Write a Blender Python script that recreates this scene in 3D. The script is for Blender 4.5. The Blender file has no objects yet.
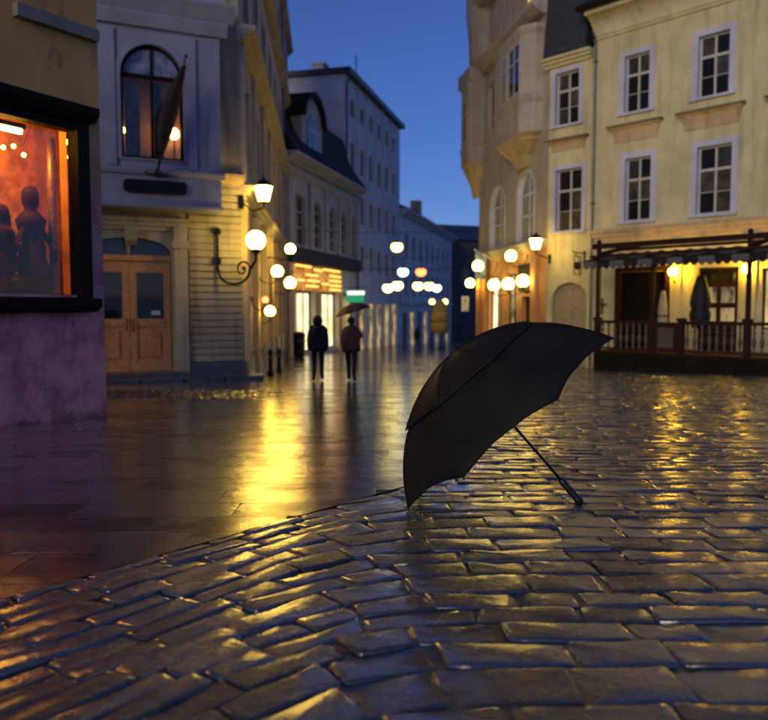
import bpy, bmesh, math, random
from mathutils import Vector, Matrix, Quaternion
rad = math.radians
random.seed(7)
scn = bpy.context.scene
COL = scn.collection

# ------------------------------------------------------------------ camera, sky, sun, exposure
PITCH = math.atan(52 / 750)
cam = bpy.data.cameras.new('camera')
cam.sensor_width = 36.0
cam.lens = 36.0 * 750 / 768
cam.clip_start = 0.05
cam.clip_end = 2000
cam.dof.use_dof = True
cam.dof.focus_distance = 4.45
cam.dof.aperture_fstop = 1.8
cam_ob = bpy.data.objects.new('camera', cam)
cam_ob.location = (0, 0, 1.0)
cam_ob.rotation_euler = (rad(90) - PITCH, 0, 0)
COL.objects.link(cam_ob)
scn.camera = cam_ob

SUN_AZ = (-0.45, -0.89)          # horizontal direction of the sky glow and the added warm fill, behind the camera on the left
SUN_EL = 11.0
world = bpy.data.worlds.new('World')
scn.world = world
world.use_nodes = True
wn = world.node_tree
sky = wn.nodes.new('ShaderNodeTexSky')
sky.sky_type = 'NISHITA'
sky.sun_disc = False
sky.sun_elevation = rad(SUN_EL)
sky.sun_rotation = math.atan2(SUN_AZ[0], SUN_AZ[1])
sky.ozone_density = 6.5
sky.air_density = 1.0
sky.dust_density = 0.1
tint = wn.nodes.new('ShaderNodeMix')      # one even tint for the whole dusk sky
tint.data_type = 'RGBA'
tint.blend_type = 'MULTIPLY'
tint.inputs[0].default_value = 1.0
tint.inputs[7].default_value = (1.30, .92, 1.22, 1)
wn.links.new(sky.outputs[0], tint.inputs[6])
wn.links.new(tint.outputs[2], wn.nodes['Background'].inputs[0])
wn.nodes['Background'].inputs[1].default_value = 0.076

sl = bpy.data.lights.new('warm_fill_sun', 'SUN')  # added warm fill in place of unseen lamps around the square
sl.energy = 0.92
sl.angle = rad(30)
sl.color = (1.0, 0.80, 0.52)
so = bpy.data.objects.new('warm_fill_sun', sl)
d = Vector((SUN_AZ[0] * math.cos(rad(SUN_EL)), SUN_AZ[1] * math.cos(rad(SUN_EL)), math.sin(rad(SUN_EL))))
so.rotation_euler = d.to_track_quat('Z', 'Y').to_euler()
COL.objects.link(so)

scn.view_settings.view_transform = 'Standard'
scn.view_settings.look = 'None'
scn.view_settings.exposure = 0.15
scn.view_settings.gamma = 1.0
scn.render.engine = 'CYCLES'
scn.cycles.use_denoising = True
scn.cycles.max_bounces = 7
scn.cycles.diffuse_bounces = 3
scn.cycles.glossy_bounces = 4
scn.cycles.transparent_max_bounces = 8
scn.cycles.caustics_reflective = False
scn.cycles.caustics_refractive = False
scn.cycles.sample_clamp_indirect = 6.0


# ------------------------------------------------------------------ terrain height
def gz(y):
    """height of the paving: the square falls away from the camera, the street a little less"""
    return -0.045 * y if y < 30 else -1.35 - 0.03 * (y - 30)


# ------------------------------------------------------------------ materials
class N:
    def __init__(s, name):
        s.m = bpy.data.materials.new(name)
        s.m.use_nodes = True
        s.t = s.m.node_tree
        s.b = s.t.nodes['Principled BSDF']
        s.out = s.t.nodes['Material Output']
        s.geo = s.t.nodes.new('ShaderNodeNewGeometry')

    def node(s, typ, **kw):
        n = s.t.nodes.new(typ)
        for k, v in kw.items():
            if k in n.inputs:
                n.inputs[k].default_value = v
            else:
                setattr(n, k, v)
        return n

    def link(s, a, b):
        s.t.links.new(a, b)

    def noise(s, scale, detail=4, rough=.55, stretch=None):
        n = s.node('ShaderNodeTexNoise', Scale=scale, Detail=detail, Roughness=rough)
        if stretch:
            mp = s.node('ShaderNodeMapping')
            mp.inputs['Scale'].default_value = stretch
            s.link(s.geo.outputs['Position'], mp.inputs[0])
            s.link(mp.outputs[0], n.inputs['Vector'])
        else:
            s.link(s.geo.outputs['Position'], n.inputs['Vector'])
        return n.outputs['Fac']

    def ramp(s, fac, stops):
        r = s.node('ShaderNodeValToRGB')
        e = r.color_ramp.elements
        while len(e) < len(stops):
            e.new(.5)
        for el, (p, c) in zip(e, stops):
            el.position = p
            el.color = c if len(c) == 4 else (*c, 1)
        s.link(fac, r.inputs[0])
        return r.outputs[0]

    def maprange(s, fac, a, b, c, d2):
        r = s.node('ShaderNodeMapRange')
        for i, v in zip(range(1, 5), (a, b, c, d2)):
            r.inputs[i].default_value = v
        s.link(fac, r.inputs[0])
        return r.outputs[0]

    def mix(s, fac, a, b, blend='MIX'):
        m = s.node('ShaderNodeMix', data_type='RGBA', blend_type=blend)
        for sock, v in ((m.inputs[0], fac), (m.inputs[6], a), (m.inputs[7], b)):
            if hasattr(v, 'links'):
                s.link(v, sock)
            elif isinstance(v, (int, float)):
                sock.default_value = v
            else:
                sock.default_value = (*v, 1) if len(v) == 3 else v
        return m.outputs[2]

    def bump(s, h, strength, dist=.02, prev=None):
        b = s.node('ShaderNodeBump', Strength=strength, Distance=dist)
        s.link(h, b.inputs['Height'])
        if prev is not None:
            s.link(prev, b.inputs['Normal'])
        return b.outputs[0]


def plain(name, c, rough=.6, metal=0., var=.25, vs=6., bump=0., bs=60., spec=.5):
    n = N(name)
    f = n.noise(vs, 5)
    lo = tuple(v * (1 - var) for v in c)
    hi = tuple(min(1, v * (1 + var)) for v in c)
    n.link(n.ramp(f, [(.3, lo), (.7, hi)]), n.b.inputs['Base Color'])
    n.b.inputs['Roughness'].default_value = rough
    n.b.inputs['Metallic'].default_value = metal
    n.b.inputs['Specular IOR Level'].default_value = spec
    if bump:
        n.link(n.bump(n.noise(bs, 3), bump), n.b.inputs['Normal'])
    return n.m


def plaster(name, c, stain=(.12, .11, .10), amount=.35, rough=.75):
    """weathered render: broad blotches, rain streaks, trowel relief"""
    n = N(name)
    f = n.noise(.9, 6, .6)
    lo = tuple(v * .80 for v in c)
    hi = tuple(min(1, v * 1.12) for v in c)
    base = n.ramp(f, [(.3, lo), (.7, hi)])
    st = n.noise(1.0, 5, .6, (3.2, 3.2, .35))
    fac = n.maprange(st, .50, .74, 0, min(1, amount * 1.4))
    base = n.mix(fac, base, stain)
    sp = n.noise(14, 3)
    base = n.mix(n.maprange(sp, .60, .75, 0, .22), base, stain)
    n.link(base, n.b.inputs['Base Color'])
    n.b.inputs['Roughness'].default_value = rough
    n.link(n.bump(n.noise(35, 4), .25, .01), n.b.inputs['Normal'])
    return n.m


def wet_stone(name, dark, light, r0, r1, bstr, attr=True, film0=.25, cstr=.22, cr=.07, ci=1.6, spec=.75):
    n = N(name)
    big = n.noise(1.1, 4)
    fine = n.noise(22, 6, .7)
    col = n.ramp(fine, [(.3, dark), (.72, light)])
    if attr:
        a = n.node('ShaderNodeAttribute', attribute_name='rnd')
        tint = n.ramp(a.outputs['Fac'], [(0, (.55, .55, .62)), (.35, (.95, .82, .72)), (.7, (.8, .85, .95)), (1, (1.35, 1.2, 1.05))])
        col = n.mix(1.0, col, tint, 'MULTIPLY')
    n.link(col, n.b.inputs['Base Color'])
    wet = n.noise(4.2, 7, .68)
    rr = n.maprange(wet, .35, .68, r0, r1)
    n.link(rr, n.b.inputs['Roughness'])
    n.b.inputs['IOR'].default_value = 1.5
    n.b.inputs['Specular IOR Level'].default_value = spec
    b1 = n.bump(n.noise(6, 3), bstr * .5, .03)
    b2 = n.bump(n.noise(38, 5, .7), bstr * 1.2, .010, b1)
    b2 = n.bump(n.noise(170, 3, .6), bstr, .0025, b2)
    n.link(b2, n.b.inputs['Normal'])
    film = n.noise(3.1, 6, .66)             # standing film of rain water over part of the stone, some stones wetter than others
    if attr:
        ad = n.node('ShaderNodeMath', operation='MULTIPLY_ADD')
        n.link(a.outputs['Fac'], ad.inputs[0])
        ad.inputs[1].default_value = .22
        n.link(film, ad.inputs[2])
        film = ad.outputs[0]
    n.link(n.maprange(film, .48, .63, film0, 1.0), n.b.inputs['Coat Weight'])
    n.b.inputs['Coat Roughness'].default_value = cr
    n.b.inputs['Coat IOR'].default_value = ci
    c1 = n.bump(n.noise(5, 3, .5), cstr, .03)
    c1 = n.bump(n.noise(30, 5, .7), cstr, .007, c1)
    n.link(c1, n.b.inputs['Coat Normal'])
    return n.m


def emit(name, c, strength):
    n = N(name)
    e = n.node('ShaderNodeEmission', Strength=strength)
    e.inputs[0].default_value = (*c, 1)
    n.link(e.outputs[0], n.out.inputs[0])
    return n.m


def lit(name, c1, c2, strength, scale=2.5, stretch=None):
    """a lit shop window or lit interior: uneven glow"""
    n = N(name)
    f = n.noise(scale, 3, .6, stretch)
    e = n.node('ShaderNodeEmission', Strength=strength)
    n.link(n.ramp(f, [(.36, c1), (.62, c2)]), e.inputs[0])
    n.link(e.outputs[0], n.out.inputs[0])
    return n.m


def glass_pane(name):
    n = N(name)
    tr = n.node('ShaderNodeBsdfTransparent')
    tr.inputs[0].default_value = (.93, .93, .93, 1)
    gl = n.node('ShaderNodeBsdfGlossy', Roughness=.02)
    fr = n.node('ShaderNodeFresnel', IOR=1.45)
    mx = n.node('ShaderNodeMixShader')
    n.link(fr.outputs[0], mx.inputs[0])
    n.link(tr.outputs[0], mx.inputs[1])
    n.link(gl.outputs[0], mx.inputs[2])
    n.link(mx.outputs[0], n.out.inputs[0])
    return n.m


MT = {}
MT['sett'] = wet_stone('wet_sett', (.034, .038, .047), (.112, .122, .145), .16, .44, 1.0, film0=.12, cstr=.20, cr=.06, ci=1.95, spec=.55)
MT['slab'] = wet_stone('wet_road_slab', (.022, .019, .017), (.060, .050, .043), .12, .26, .08, film0=.08, cstr=.20, cr=.13, ci=1.75)
MT['roadbed'] = plain('road_joint_grit', (.020, .018, .016), .55, var=.4, vs=30, bump=.5, bs=90, spec=.3)
MT['cobble'] = wet_stone('wet_cobble', (.03, .028, .025), (.11, .10, .085), .10, .35, .6)
MT['joint'] = wet_stone('wet_joint_sand', (.012, .011, .010), (.035, .030, .026), .25, .55, .8, False)
MT['kerb'] = wet_stone('wet_kerb_stone', (.03, .03, .03), (.09, .085, .08), .12, .4, .4, False)


def far_ground():
    n = N('wet_far_paving')
    mp = n.node('ShaderNodeMapping')
    n.link(n.geo.outputs['Position'], mp.inputs[0])
    br = n.node('ShaderNodeTexBrick', Scale=1.0, **{'Mortar Size': .02, 'Brick Width': .45, 'Row Height': .22})
    n.link(mp.outputs[0], br.inputs['Vector'])
    f = n.noise(10, 5)
    n.link(n.ramp(f, [(.3, (.022, .020, .018)), (.7, (.065, .056, .05))]), n.b.inputs['Base Color'])
    n.link(n.maprange(n.noise(1.3, 4), .35, .65, .08, .28), n.b.inputs['Roughness'])
    inv = n.node('ShaderNodeMath', operation='SUBTRACT')
    inv.inputs[0].default_value = 1
    n.link(br.outputs['Fac'], inv.inputs[1])
    b = n.bump(inv.outputs[0], .35, .01)
    n.link(n.bump(n.noise(6, 3), .22, .02, b), n.b.inputs['Normal'])
    return n.m


MT['ground'] = far_ground()
MT['cream'] = plaster('cream_plaster', (.72, .67, .39), (.22, .18, .12), .30)
MT['ochre_trim'] = plaster('ochre_trim', (.60, .47, .27), (.18, .14, .09), .4)
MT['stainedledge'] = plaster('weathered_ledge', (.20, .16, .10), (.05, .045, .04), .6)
MT['bluewhite'] = plaster('blue_white_paint', (.62, .66, .84), (.3, .3, .35), .2)
MT['pink'] = plaster('pinkish_plaster', (.50, .45, .40), (.20, .17, .15), .35)
MT['orange'] = plaster('orange_plaster', (.62, .32, .13), (.22, .13, .08), .35)
MT['greywhite'] = plaster('grey_white_plaster', (.25, .28, .41), (.17, .17, .20), .35)
MT['rustic'] = plaster('grey_stone_rustication', (.37, .34, .27), (.10, .09, .08), .5)
MT['beige'] = plaster('beige_street_plaster', (.48, .44, .38), (.13, .12, .12), .45)
MT['palegrey'] = plaster('pale_grey_plaster', (.42, .44, .46), (.12, .12, .14), .4)
MT['painted_glow'] = None
MT['bluegrey'] = plaster('blue_grey_plaster', (.68, .70, .74), (.2, .21, .26), .3)
MT['paleblue'] = plaster('pale_blue_plaster', (.74, .76, .78), (.25, .26, .3), .3)
MT['darkwall'] = plaster('dark_slate_wall', (.10, .10, .11), (.03, .03, .035), .4)
MT['slate'] = plain('slate_roof', (.040, .046, .062), .45, var=.4, vs=9, bump=.4, bs=18)
MT['mansard'] = plain('dark_tin_roof', (.022, .018, .017), .75, spec=.2, var=.35, vs=5, bump=.3, bs=20)
MT['iron'] = plain('wrought_iron', (.012, .012, .013), .38, .6, bump=.2)
MT['pipe'] = plain('zinc_pipe', (.10, .11, .13), .4, .7)
MT['brownwood'] = plain('dark_red_brown_wood', (.034, .012, .009), .6, spec=.15, var=.4, vs=12, bump=.25, bs=40)
MT['blackwood'] = plain('near_black_wood', (.012, .008, .007), .6, spec=.15, var=.4, vs=12, bump=.25, bs=40)
MT['doorwood'] = plain('tan_door_wood', (.48, .24, .09), .42, var=.25, vs=10, bump=.25, bs=50)
MT['gatewood'] = plain('pale_gate_wood', (.40, .34, .22), .55, var=.2, vs=9, bump=.2, bs=40)
MT['whitepaint'] = plain('white_window_paint', (.62, .60, .55), .45, var=.12)
MT['cordpale'] = plain('pale_baluster_paint', (.085, .072, .055), .45, var=.25, vs=14)
MT['glass'] = plain('dark_window_glass', (.012, .013, .016), .04, var=.1, spec=.7)
MT['glass_veil'] = plain('window_glass_with_net', (.045, .047, .052), .06, var=.5, vs=4, spec=.7)
MT['glass_veil2'] = plain('window_glass_with_blind', (.075, .068, .055), .06, var=.6, vs=3, spec=.7)
MT['paleglass'] = plain('pale_arch_glass', (.16, .20, .30), .15, var=.6, vs=5, spec=.6)
MT['clearglass'] = glass_pane('clear_glass')
MT['curtain'] = plain('grey_net_curtain', (.32, .32, .31), .8, var=.3, vs=5)
MT['awning'] = plain('striped_awning_cloth', (.12, .115, .13), .8, var=.3, vs=4, bump=.2)
MT['fabric'] = None
MT['paper'] = plain('paper', (.65, .63, .58), .7)
MT['steel'] = plain('dark_shaft_steel', (.05, .05, .055), .28, .9)
MT['rubber'] = plain('black_handle', (.012, .012, .012), .4)
MT['black_cloth'] = plain('black_coat_cloth', (.010, .010, .012), .7, bump=.3, bs=80)
MT['maroon_cloth'] = plain('maroon_jacket_cloth', (.10, .035, .028), .7, bump=.3, bs=80)
MT['trouser'] = plain('dark_trouser_cloth', (.018, .019, .024), .8, bump=.3, bs=80)
MT['skin'] = plain('skin', (.45, .28, .21), .5, var=.08)
MT['shoe'] = plain('shoe_leather', (.012, .010, .010), .75, spec=.15)
MT['hair'] = plain('dark_hair', (.02, .014, .010), .6, bump=.4, bs=120)
MT['redumb'] = plain('dark_red_umbrella_cloth', (.06, .018, .02), .5)
MT['flagred'] = plain('dark_maroon_flag', (.018, .008, .010), .75)
MT['flagblue'] = plain('blue_white_flag', (.16, .25, .48), .7, var=.5, vs=2.2)
MT['yellowcloth'] = plain('yellow_parasol_cloth', (.62, .42, .10), .7, var=.2, vs=3, bump=.2)
MT['palefigure'] = plain('pale_figure_cloth', (.50, .43, .30), .7, var=.25, vs=8, bump=.2)
MT['ornament'] = plain('dark_figurine', (.055, .012, .009), .75, var=.4, vs=9, spec=.2)
MT['redball'] = plain('red_glazed_pot', (.06, .008, .008), .3, var=.4, vs=9)
MT['gilt'] = plain('gilt_fringe', (.55, .30, .08), .35, .5, var=.4, vs=22)


def mk_fabric():
    n = N('black_umbrella_cloth')
    n.link(n.ramp(n.noise(5, 4), [(.3, (.016, .0145, .0130)), (.7, (.028, .025, .022))]), n.b.inputs['Base Color'])
    n.b.inputs['Roughness'].default_value = .62
    n.b.inputs['Specular IOR Level'].default_value = .12
    w = n.noise(9, 3, .5)
    n.link(n.bump(n.noise(240, 2), .12, .002, n.bump(w, .25, .02)), n.b.inputs['Normal'])
    return n.m


def mk_painted_glow():
    """near wall: ochre limewash above, violet light put into the colour below, with damp stains"""
    n = N('ochre_limewash_painted_glow')
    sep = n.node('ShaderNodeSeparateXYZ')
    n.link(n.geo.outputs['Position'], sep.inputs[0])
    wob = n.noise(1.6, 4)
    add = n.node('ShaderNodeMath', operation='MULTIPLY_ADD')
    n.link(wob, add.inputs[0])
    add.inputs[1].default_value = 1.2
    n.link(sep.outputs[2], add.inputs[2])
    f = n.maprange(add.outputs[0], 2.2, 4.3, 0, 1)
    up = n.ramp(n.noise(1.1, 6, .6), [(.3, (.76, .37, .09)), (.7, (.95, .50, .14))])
    lo = n.ramp(n.noise(2.2, 6, .62), [(.34, (.52, .16, .20)), (.5, (.90, .33, .35)), (.68, (.95, .48, .45))])  # violet glow on the lower wall, put into its paint
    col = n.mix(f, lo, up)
    st = n.noise(2.0, 5, .65, (1.4, 1.4, .7))
    col = n.mix(n.maprange(st, .55, .68, 0, .65), col, (.20, .08, .12))
    ns_ = n.noise(5, 6, .7)
    ad = n.node('ShaderNodeMath', operation='MULTIPLY_ADD')
    n.link(ns_, ad.inputs[0])
    ad.inputs[1].default_value = -.7
    n.link(sep.outputs[2], ad.inputs[2])
    col = n.mix(n.maprange(ad.outputs[0], -.84, -.66, .7, 0), col, (.05, .04, .04))
    n.link(col, n.b.inputs['Base Color'])
    n.b.inputs['Roughness'].default_value = .62
    n.link(n.bump(n.noise(18, 5, .6), .4, .015), n.b.inputs['Normal'])
    return n.m


MT['fabric'] = mk_fabric()
MT['painted_glow'] = mk_painted_glow()
WARM = (1.0, .66, .26)
GOLD = (1.0, .56, .14)
MT['lamp_warm'] = emit('lamp_glass_warm', (1.0, .62, .095), 38)
MT['lamp_bright'] = emit('lamp_tube_bright', (1.0, .44, .05), 110)
MT['lamp_terrace'] = emit('lamp_glass_terrace', (1.0, .54, .030), 100)
MT['lamp_small'] = emit('lamp_shade_dim', (1.0, .50, .14), 16)
MT['lamp_gold'] = emit('lamp_glass_gold', (1.0, .58, .075), 30)
MT['lamp_white'] = emit('lamp_glass_white', (1.0, .74, .16), 10)
MT['lamp_cool'] = emit('lamp_glass_cool', (.80, .92, 1.0), 5)
MT['lamp_orange'] = emit('lamp_glass_orange', (1.0, .28, .08), 3)
MT['lamp_yellow'] = emit('lamp_glass_yellow', (1.0, .78, .22), 5)
MT['green_sign'] = emit('green_sign_face', (.05, .60, .28), .5)
MT['white_sign'] = emit('white_sign_face', (.85, 1.0, .88), 1.3)
MT['neon'] = emit('orange_sign_tube', (1.0, .42, .08), 3)
MT['shop_lit'] = lit('lit_shop_window', (.75, .55, .22), (1.0, .86, .52), 1.6, 1.3)
MT['shop_orange'] = lit('lit_orange_window', (.40, .12, .02), (1.0, .45, .10), .75, 1.6)
MT['shop_dim'] = lit('dim_lit_window', (.05, .04, .03), (.75, .52, .22), .9, 1.4, (1, 1, .5))
MT['win_glow'] = lit('glowing_upper_window', (.6, .35, .08), (1.0, .65, .2), 1.0, 2)
MT['room'] = plain('warm_room_wall', (.36, .22, .14), .7, var=.35, vs=3)
MT['display'] = plain('orange_display_wall', (.85, .25, .05), .6, var=.55, vs=7, bump=.5, bs=24)
MT['doorway_shade'] = plain('doorway_shade_sheet', (.010, .008, .007), .8, spec=.1)


# ------------------------------------------------------------------ mesh builder
class MB:
    def __init__(s):
        s.v = []
        s.f = []

    def quad(s, a, b, c, d):
        i = len(s.v)
        s.v += [tuple(a), tuple(b), tuple(c), tuple(d)]
        s.f.append((i, i + 1, i + 2, i + 3))
        return s

    def poly(s, pts):
        i = len(s.v)
        s.v += [tuple(p) for p in pts]
        s.f.append(tuple(range(i, i + len(pts))))
        return s

    def box(s, x0, x1, y0, y1, z0, z1):
        i = len(s.v)
        s.v += [(x0, y0, z0), (x1, y0, z0), (x1, y1, z0), (x0, y1, z0), (x0, y0, z1), (x1, y0, z1), (x1, y1, z1), (x0, y1, z1)]
        for f in ((0, 3, 2, 1), (4, 5, 6, 7), (0, 1, 5, 4), (1, 2, 6, 5), (2, 3, 7, 6), (3, 0, 4, 7)):
            s.f.append(tuple(i + k for k in f))
        return s

    def prism(s, pts, axis, a, b):
        """2-D outline extruded along an axis: 'y' takes (x,z), 'x' takes (y,z), 'z' takes (x,y)"""
        def mk(p, t):
            return {'y': (p[0], t, p[1]), 'x': (t, p[0], p[1]), 'z': (p[0], p[1], t)}[axis]
        i = len(s.v)
        n = len(pts)
        s.v += [mk(p, a) for p in pts] + [mk(p, b) for p in pts]
        s.f.append(tuple(range(i, i + n)))
        s.f.append(tuple(range(i + 2 * n - 1, i + n - 1, -1)))
        for k in range(n):
            j = (k + 1) % n
            s.f.append((i + k, i + n + k, i + n + j, i + j))
        return s

    def tube(s, pts, r, n=8, cap=True):
        pts = [Vector(p) for p in pts]
        rs = r if isinstance(r, (list, tuple)) else [r] * len(pts)
        i0 = len(s.v)
        ref = None
        for k, p in enumerate(pts):
            t = (pts[min(k + 1, len(pts) - 1)] - pts[max(k - 1, 0)])
            if t.length < 1e-9:
                t = Vector((0, 0, 1))
            t.normalize()
            if ref is None:
                ref = t.orthogonal().normalized()
            u = (ref - t * ref.dot(t))
            if u.length < 1e-6:
                u = t.orthogonal()
            u.normalize()
            ref = u
            w = t.cross(u)
            for q in range(n):
                a = 2 * math.pi * q / n
                s.v.append(tuple(p + (u * math.cos(a) + w * math.sin(a)) * rs[k]))
        for k in range(len(pts) - 1):
            for q in range(n):
                j = (q + 1) % n
                s.f.append((i0 + k * n + q, i0 + k * n + j, i0 + (k + 1) * n + j, i0 + (k + 1) * n + q))
        if cap:
            s.f.append(tuple(i0 + q for q in range(n - 1, -1, -1)))
            s.f.append(tuple(i0 + (len(pts) - 1) * n + q for q in range(n)))
        return s

    def lathe(s, prof, n=12, c=(0, 0, 0), sx=1, sy=1):
        i0 = len(s.v)
        for r, z in prof:
            for q in range(n):
                a = 2 * math.pi * q / n
                s.v.append((c[0] + r * math.cos(a) * sx, c[1] + r * math.sin(a) * sy, c[2] + z))
        for k in range(len(prof) - 1):
            for q in range(n):
                j = (q + 1) % n
                s.f.append((i0 + k * n + q, i0 + k * n + j, i0 + (k + 1) * n + j, i0 + (k + 1) * n + q))
        s.f.append(tuple(i0 + q for q in range(n - 1, -1, -1)))
        s.f.append(tuple(i0 + (len(prof) - 1) * n + q for q in range(n)))
        return s

    def sphere(s, c, r, n=16, sz=1.0):
        m = n // 2
        return s.lathe([(max(1e-4, r * math.sin(math.pi * k / m)), -r * sz * math.cos(math.pi * k / m)) for k in range(m + 1)], n, c)

    def mesh(s, name, mat, smooth=False):
        me = bpy.data.meshes.new(name)
        me.from_pydata(s.v, [], s.f)
        me.materials.append(MT[mat] if isinstance(mat, str) else mat)
        bm = bmesh.new()
        bm.from_mesh(me)
        bmesh.ops.remove_doubles(bm, verts=bm.verts, dist=1e-5)
        bmesh.ops.recalc_face_normals(bm, faces=bm.faces)
        bm.to_mesh(me)
        bm.free()
        if smooth:
            me.polygons.foreach_set('use_smooth', [True] * len(me.polygons))
        me.update()
        return me

    def build(s, name, mat, parent=None, smooth=False):
        return link(name, s.mesh(name, mat, smooth), parent)


def link(name, me, parent=None):
    o = bpy.data.objects.new(name, me)
    COL.objects.link(o)
    if parent is not None:
        o.parent = parent
    return o


def thing(name, label, cat, loc=(0, 0, 0), rz=0., group=None):
    o = bpy.data.objects.new(name, None)
    o.empty_display_size = .2
    COL.objects.link(o)
    o.location = loc
    o.rotation_euler = (0, 0, rz)
    o['label'] = label
    o['category'] = cat
    if group:
        o['group'] = group
    return o


def tag(o, label, cat, group=None):
    o['label'] = label
    o['category'] = cat
    if group:
        o['group'] = group
    return o


def copy_tree(o, parent=None):
    c = o.copy()
    COL.objects.link(c)
    c.parent = parent
    for ch in list(o.children):
        copy_tree(ch, c)
    return c


# ------------------------------------------------------------------ paving
def clip(poly, p, n):
    """keep the part of a convex polygon where (q-p).n >= 0"""
    out = []
    m = len(poly)
    for i in range(m):
        a, b = poly[i], poly[(i + 1) % m]
        da = (a[0] - p[0]) * n[0] + (a[1] - p[1]) * n[1]
        db = (b[0] - p[0]) * n[0] + (b[1] - p[1]) * n[1]
        if da >= 0:
            out.append(a)
        if (da >= 0) != (db >= 0):
            t = da / (da - db)
            out.append((a[0] + (b[0] - a[0]) * t, a[1] + (b[1] - a[1]) * t))
    return out


def area(p):
    return abs(sum(p[i][0] * p[(i + 1) % len(p)][1] - p[(i + 1) % len(p)][0] * p[i][1] for i in range(len(p)))) / 2


def inview(x, y, m=.06):
    if y < 1.6:
        return False
    return abs(x / y) < .512 + m + (.3 if m < .1 else .9) / y


def courses(theta, o, length, depth, gap, s0, s1, t0, t1, rng, wob=.02):
    """rows of stones along direction theta from o; yields convex outlines"""
    c, s = math.cos(theta), math.sin(theta)
    t = t0
    row = 0
    while t < t1:
        h = depth * rng.uniform(.82, 1.2)
        q = s0 + rng.uniform(0, length)
        while q < s1:
            w = length * rng.uniform(.62, 1.38)
            g = gap * rng.uniform(.6, 1.5)
            j = lambda: rng.uniform(-wob, wob)
            p = [(q + g / 2 + j(), t + g / 2 + j() * .5), (q + w - g / 2 + j(), t + g / 2 + j() * .5),
                 (q + w - g / 2 + j(), t + h - g / 2 + j() * .5), (q + g / 2 + j(), t + h - g / 2 + j() * .5)]
            yield [(o[0] + a * c - b * s, o[1] + a * s + b * c) for a, b in p]
            q += w
        t += h
        row += 1


def stone_geo(poly, rng, top, bevel, crown, cut, tilt, rough=True):
    """bevelled worn stone from a plan outline; returns verts, faces in world space"""
    n = len(poly)
    cx = sum(p[0] for p in poly) / n
    cy = sum(p[1] for p in poly) / n
    pts = []
    for i in range(n):
        a, b, c = poly[i - 1], poly[i], poly[(i + 1) % n]
        for q in (a, c):
            L = math.hypot(q[0] - b[0], q[1] - b[1])
            k = min(.32, cut * rng.uniform(.6, 1.5) / max(L, 1e-3))
            pts.append((b[0] + (q[0] - b[0]) * k, b[1] + (q[1] - b[1]) * k))
        L = math.hypot(c[0] - b[0], c[1] - b[1])
        nm = int(L / .17) if rough else int(L / .4)
        for q in range(1, nm + 1):
            k = (q + rng.uniform(-.25, .25)) / (nm + 1)
            e = rng.uniform(-.007, .007) if rough else 0
            pts.append((b[0] + (c[0] - b[0]) * k - (c[1] - b[1]) / L * e, b[1] + (c[1] - b[1]) * k + (c[0] - b[0]) / L * e))
    m = len(pts)
    tx, ty = rng.uniform(-tilt, tilt), rng.uniform(-tilt, tilt)
    v, f = [], []
    size = min(max(p[0] for p in pts) - min(p[0] for p in pts), max(p[1] for p in pts) - min(p[1] for p in pts))

    def ring(inset, z, jz=0):
        for x, y in pts:
            dx, dy = x - cx, y - cy
            L = math.hypot(dx, dy)
            k = max(.35, 1 - inset / max(L, 1e-3))
            X, Y = cx + dx * k, cy + dy * k
            v.append((X, Y, gz(Y) + top + z + tx * (X - cx) + ty * (Y - cy) + rng.uniform(-jz, jz)))
    ring(0, -.09)
    jz = .0025 if rough else 0
    ring(0, -bevel * rng.uniform(.9, 1.6), jz)
    ring(bevel * 1.3, -.002 if rough else -.00005, jz * .8)
    ring(.024, 0, jz)
    v.append((cx, cy, gz(cy) + top + crown))
    for r in range(3):
        for k in range(m):
            j = (k + 1) % m
            f.append((r * m + k, r * m + j, (r + 1) * m + j, (r + 1) * m + k))
    for k in range(m):
        f.append((3 * m + k, 3 * m + (k + 1) % m, 4 * m))
    return v, f


def lay(stones, parent, name, rest_name, mat, limit, rng, **kw):
    """largest-in-view stones become parts of their own, the rest one part"""
    def size(p):
        cy = sum(q[1] for q in p) / len(p)
        cx = sum(q[0] for q in p) / len(p)
        return area(p) / max(cy, .5) ** 3 * (1 if inview(cx, cy, .0) else .02)
    stones = sorted(stones, key=size, reverse=True)
    big, rest = stones[:limit], stones[limit:]

    def make(nm, lst):
        V, Fc, R = [], [], []
        for p in lst:
            v, f = stone_geo(p, rng, rng.uniform(-kw['uneven'], kw['uneven']), kw['bevel'], kw['crown'], kw['cut'], kw['tilt'], kw['bevel'] > .002)
            i = len(V)
            V += v
            Fc += [tuple(a + i for a in q) for q in f]
            R += [rng.random()] * len(f)
        return V, Fc, R

    def obj(nm, lst):
        V, Fc, R = make(nm, lst)
        me = bpy.data.meshes.new(nm)
        me.from_pydata(V, [], Fc)
        me.materials.append(MT[mat])
        at = me.attributes.new('rnd', 'FLOAT', 'FACE')
        # every face of one stone carries that stone's tint
        at.data.foreach_set('value', R)
        me.polygons.foreach_set('use_smooth', [kw['bevel'] > .002] * len(me.polygons))
        bm = bmesh.new()
        bm.from_mesh(me)
        bmesh.ops.recalc_face_normals(bm, faces=bm.faces)
        bm.to_mesh(me)
        bm.free()
        return link(nm, me, parent)
    for p in big:
        obj(name, [p])
    if rest:
        o = obj(rest_name, rest)
        o['kind'] = 'stuff'


def strip_ground(name, xs, y_list, mat, dz):
    mb = MB()
    for a, b in zip(y_list[:-1], y_list[1:]):
        for x0, x1 in zip(xs[:-1], xs[1:]):
            mb.quad((x0, a, gz(a) + dz(a)), (x1, a, gz(a) + dz(a)), (x1, b, gz(b) + dz(b)), (x0, b, gz(b) + dz(b)))
    o = mb.build(name, mat)
    o['kind'] = 'structure'
    return o


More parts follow.
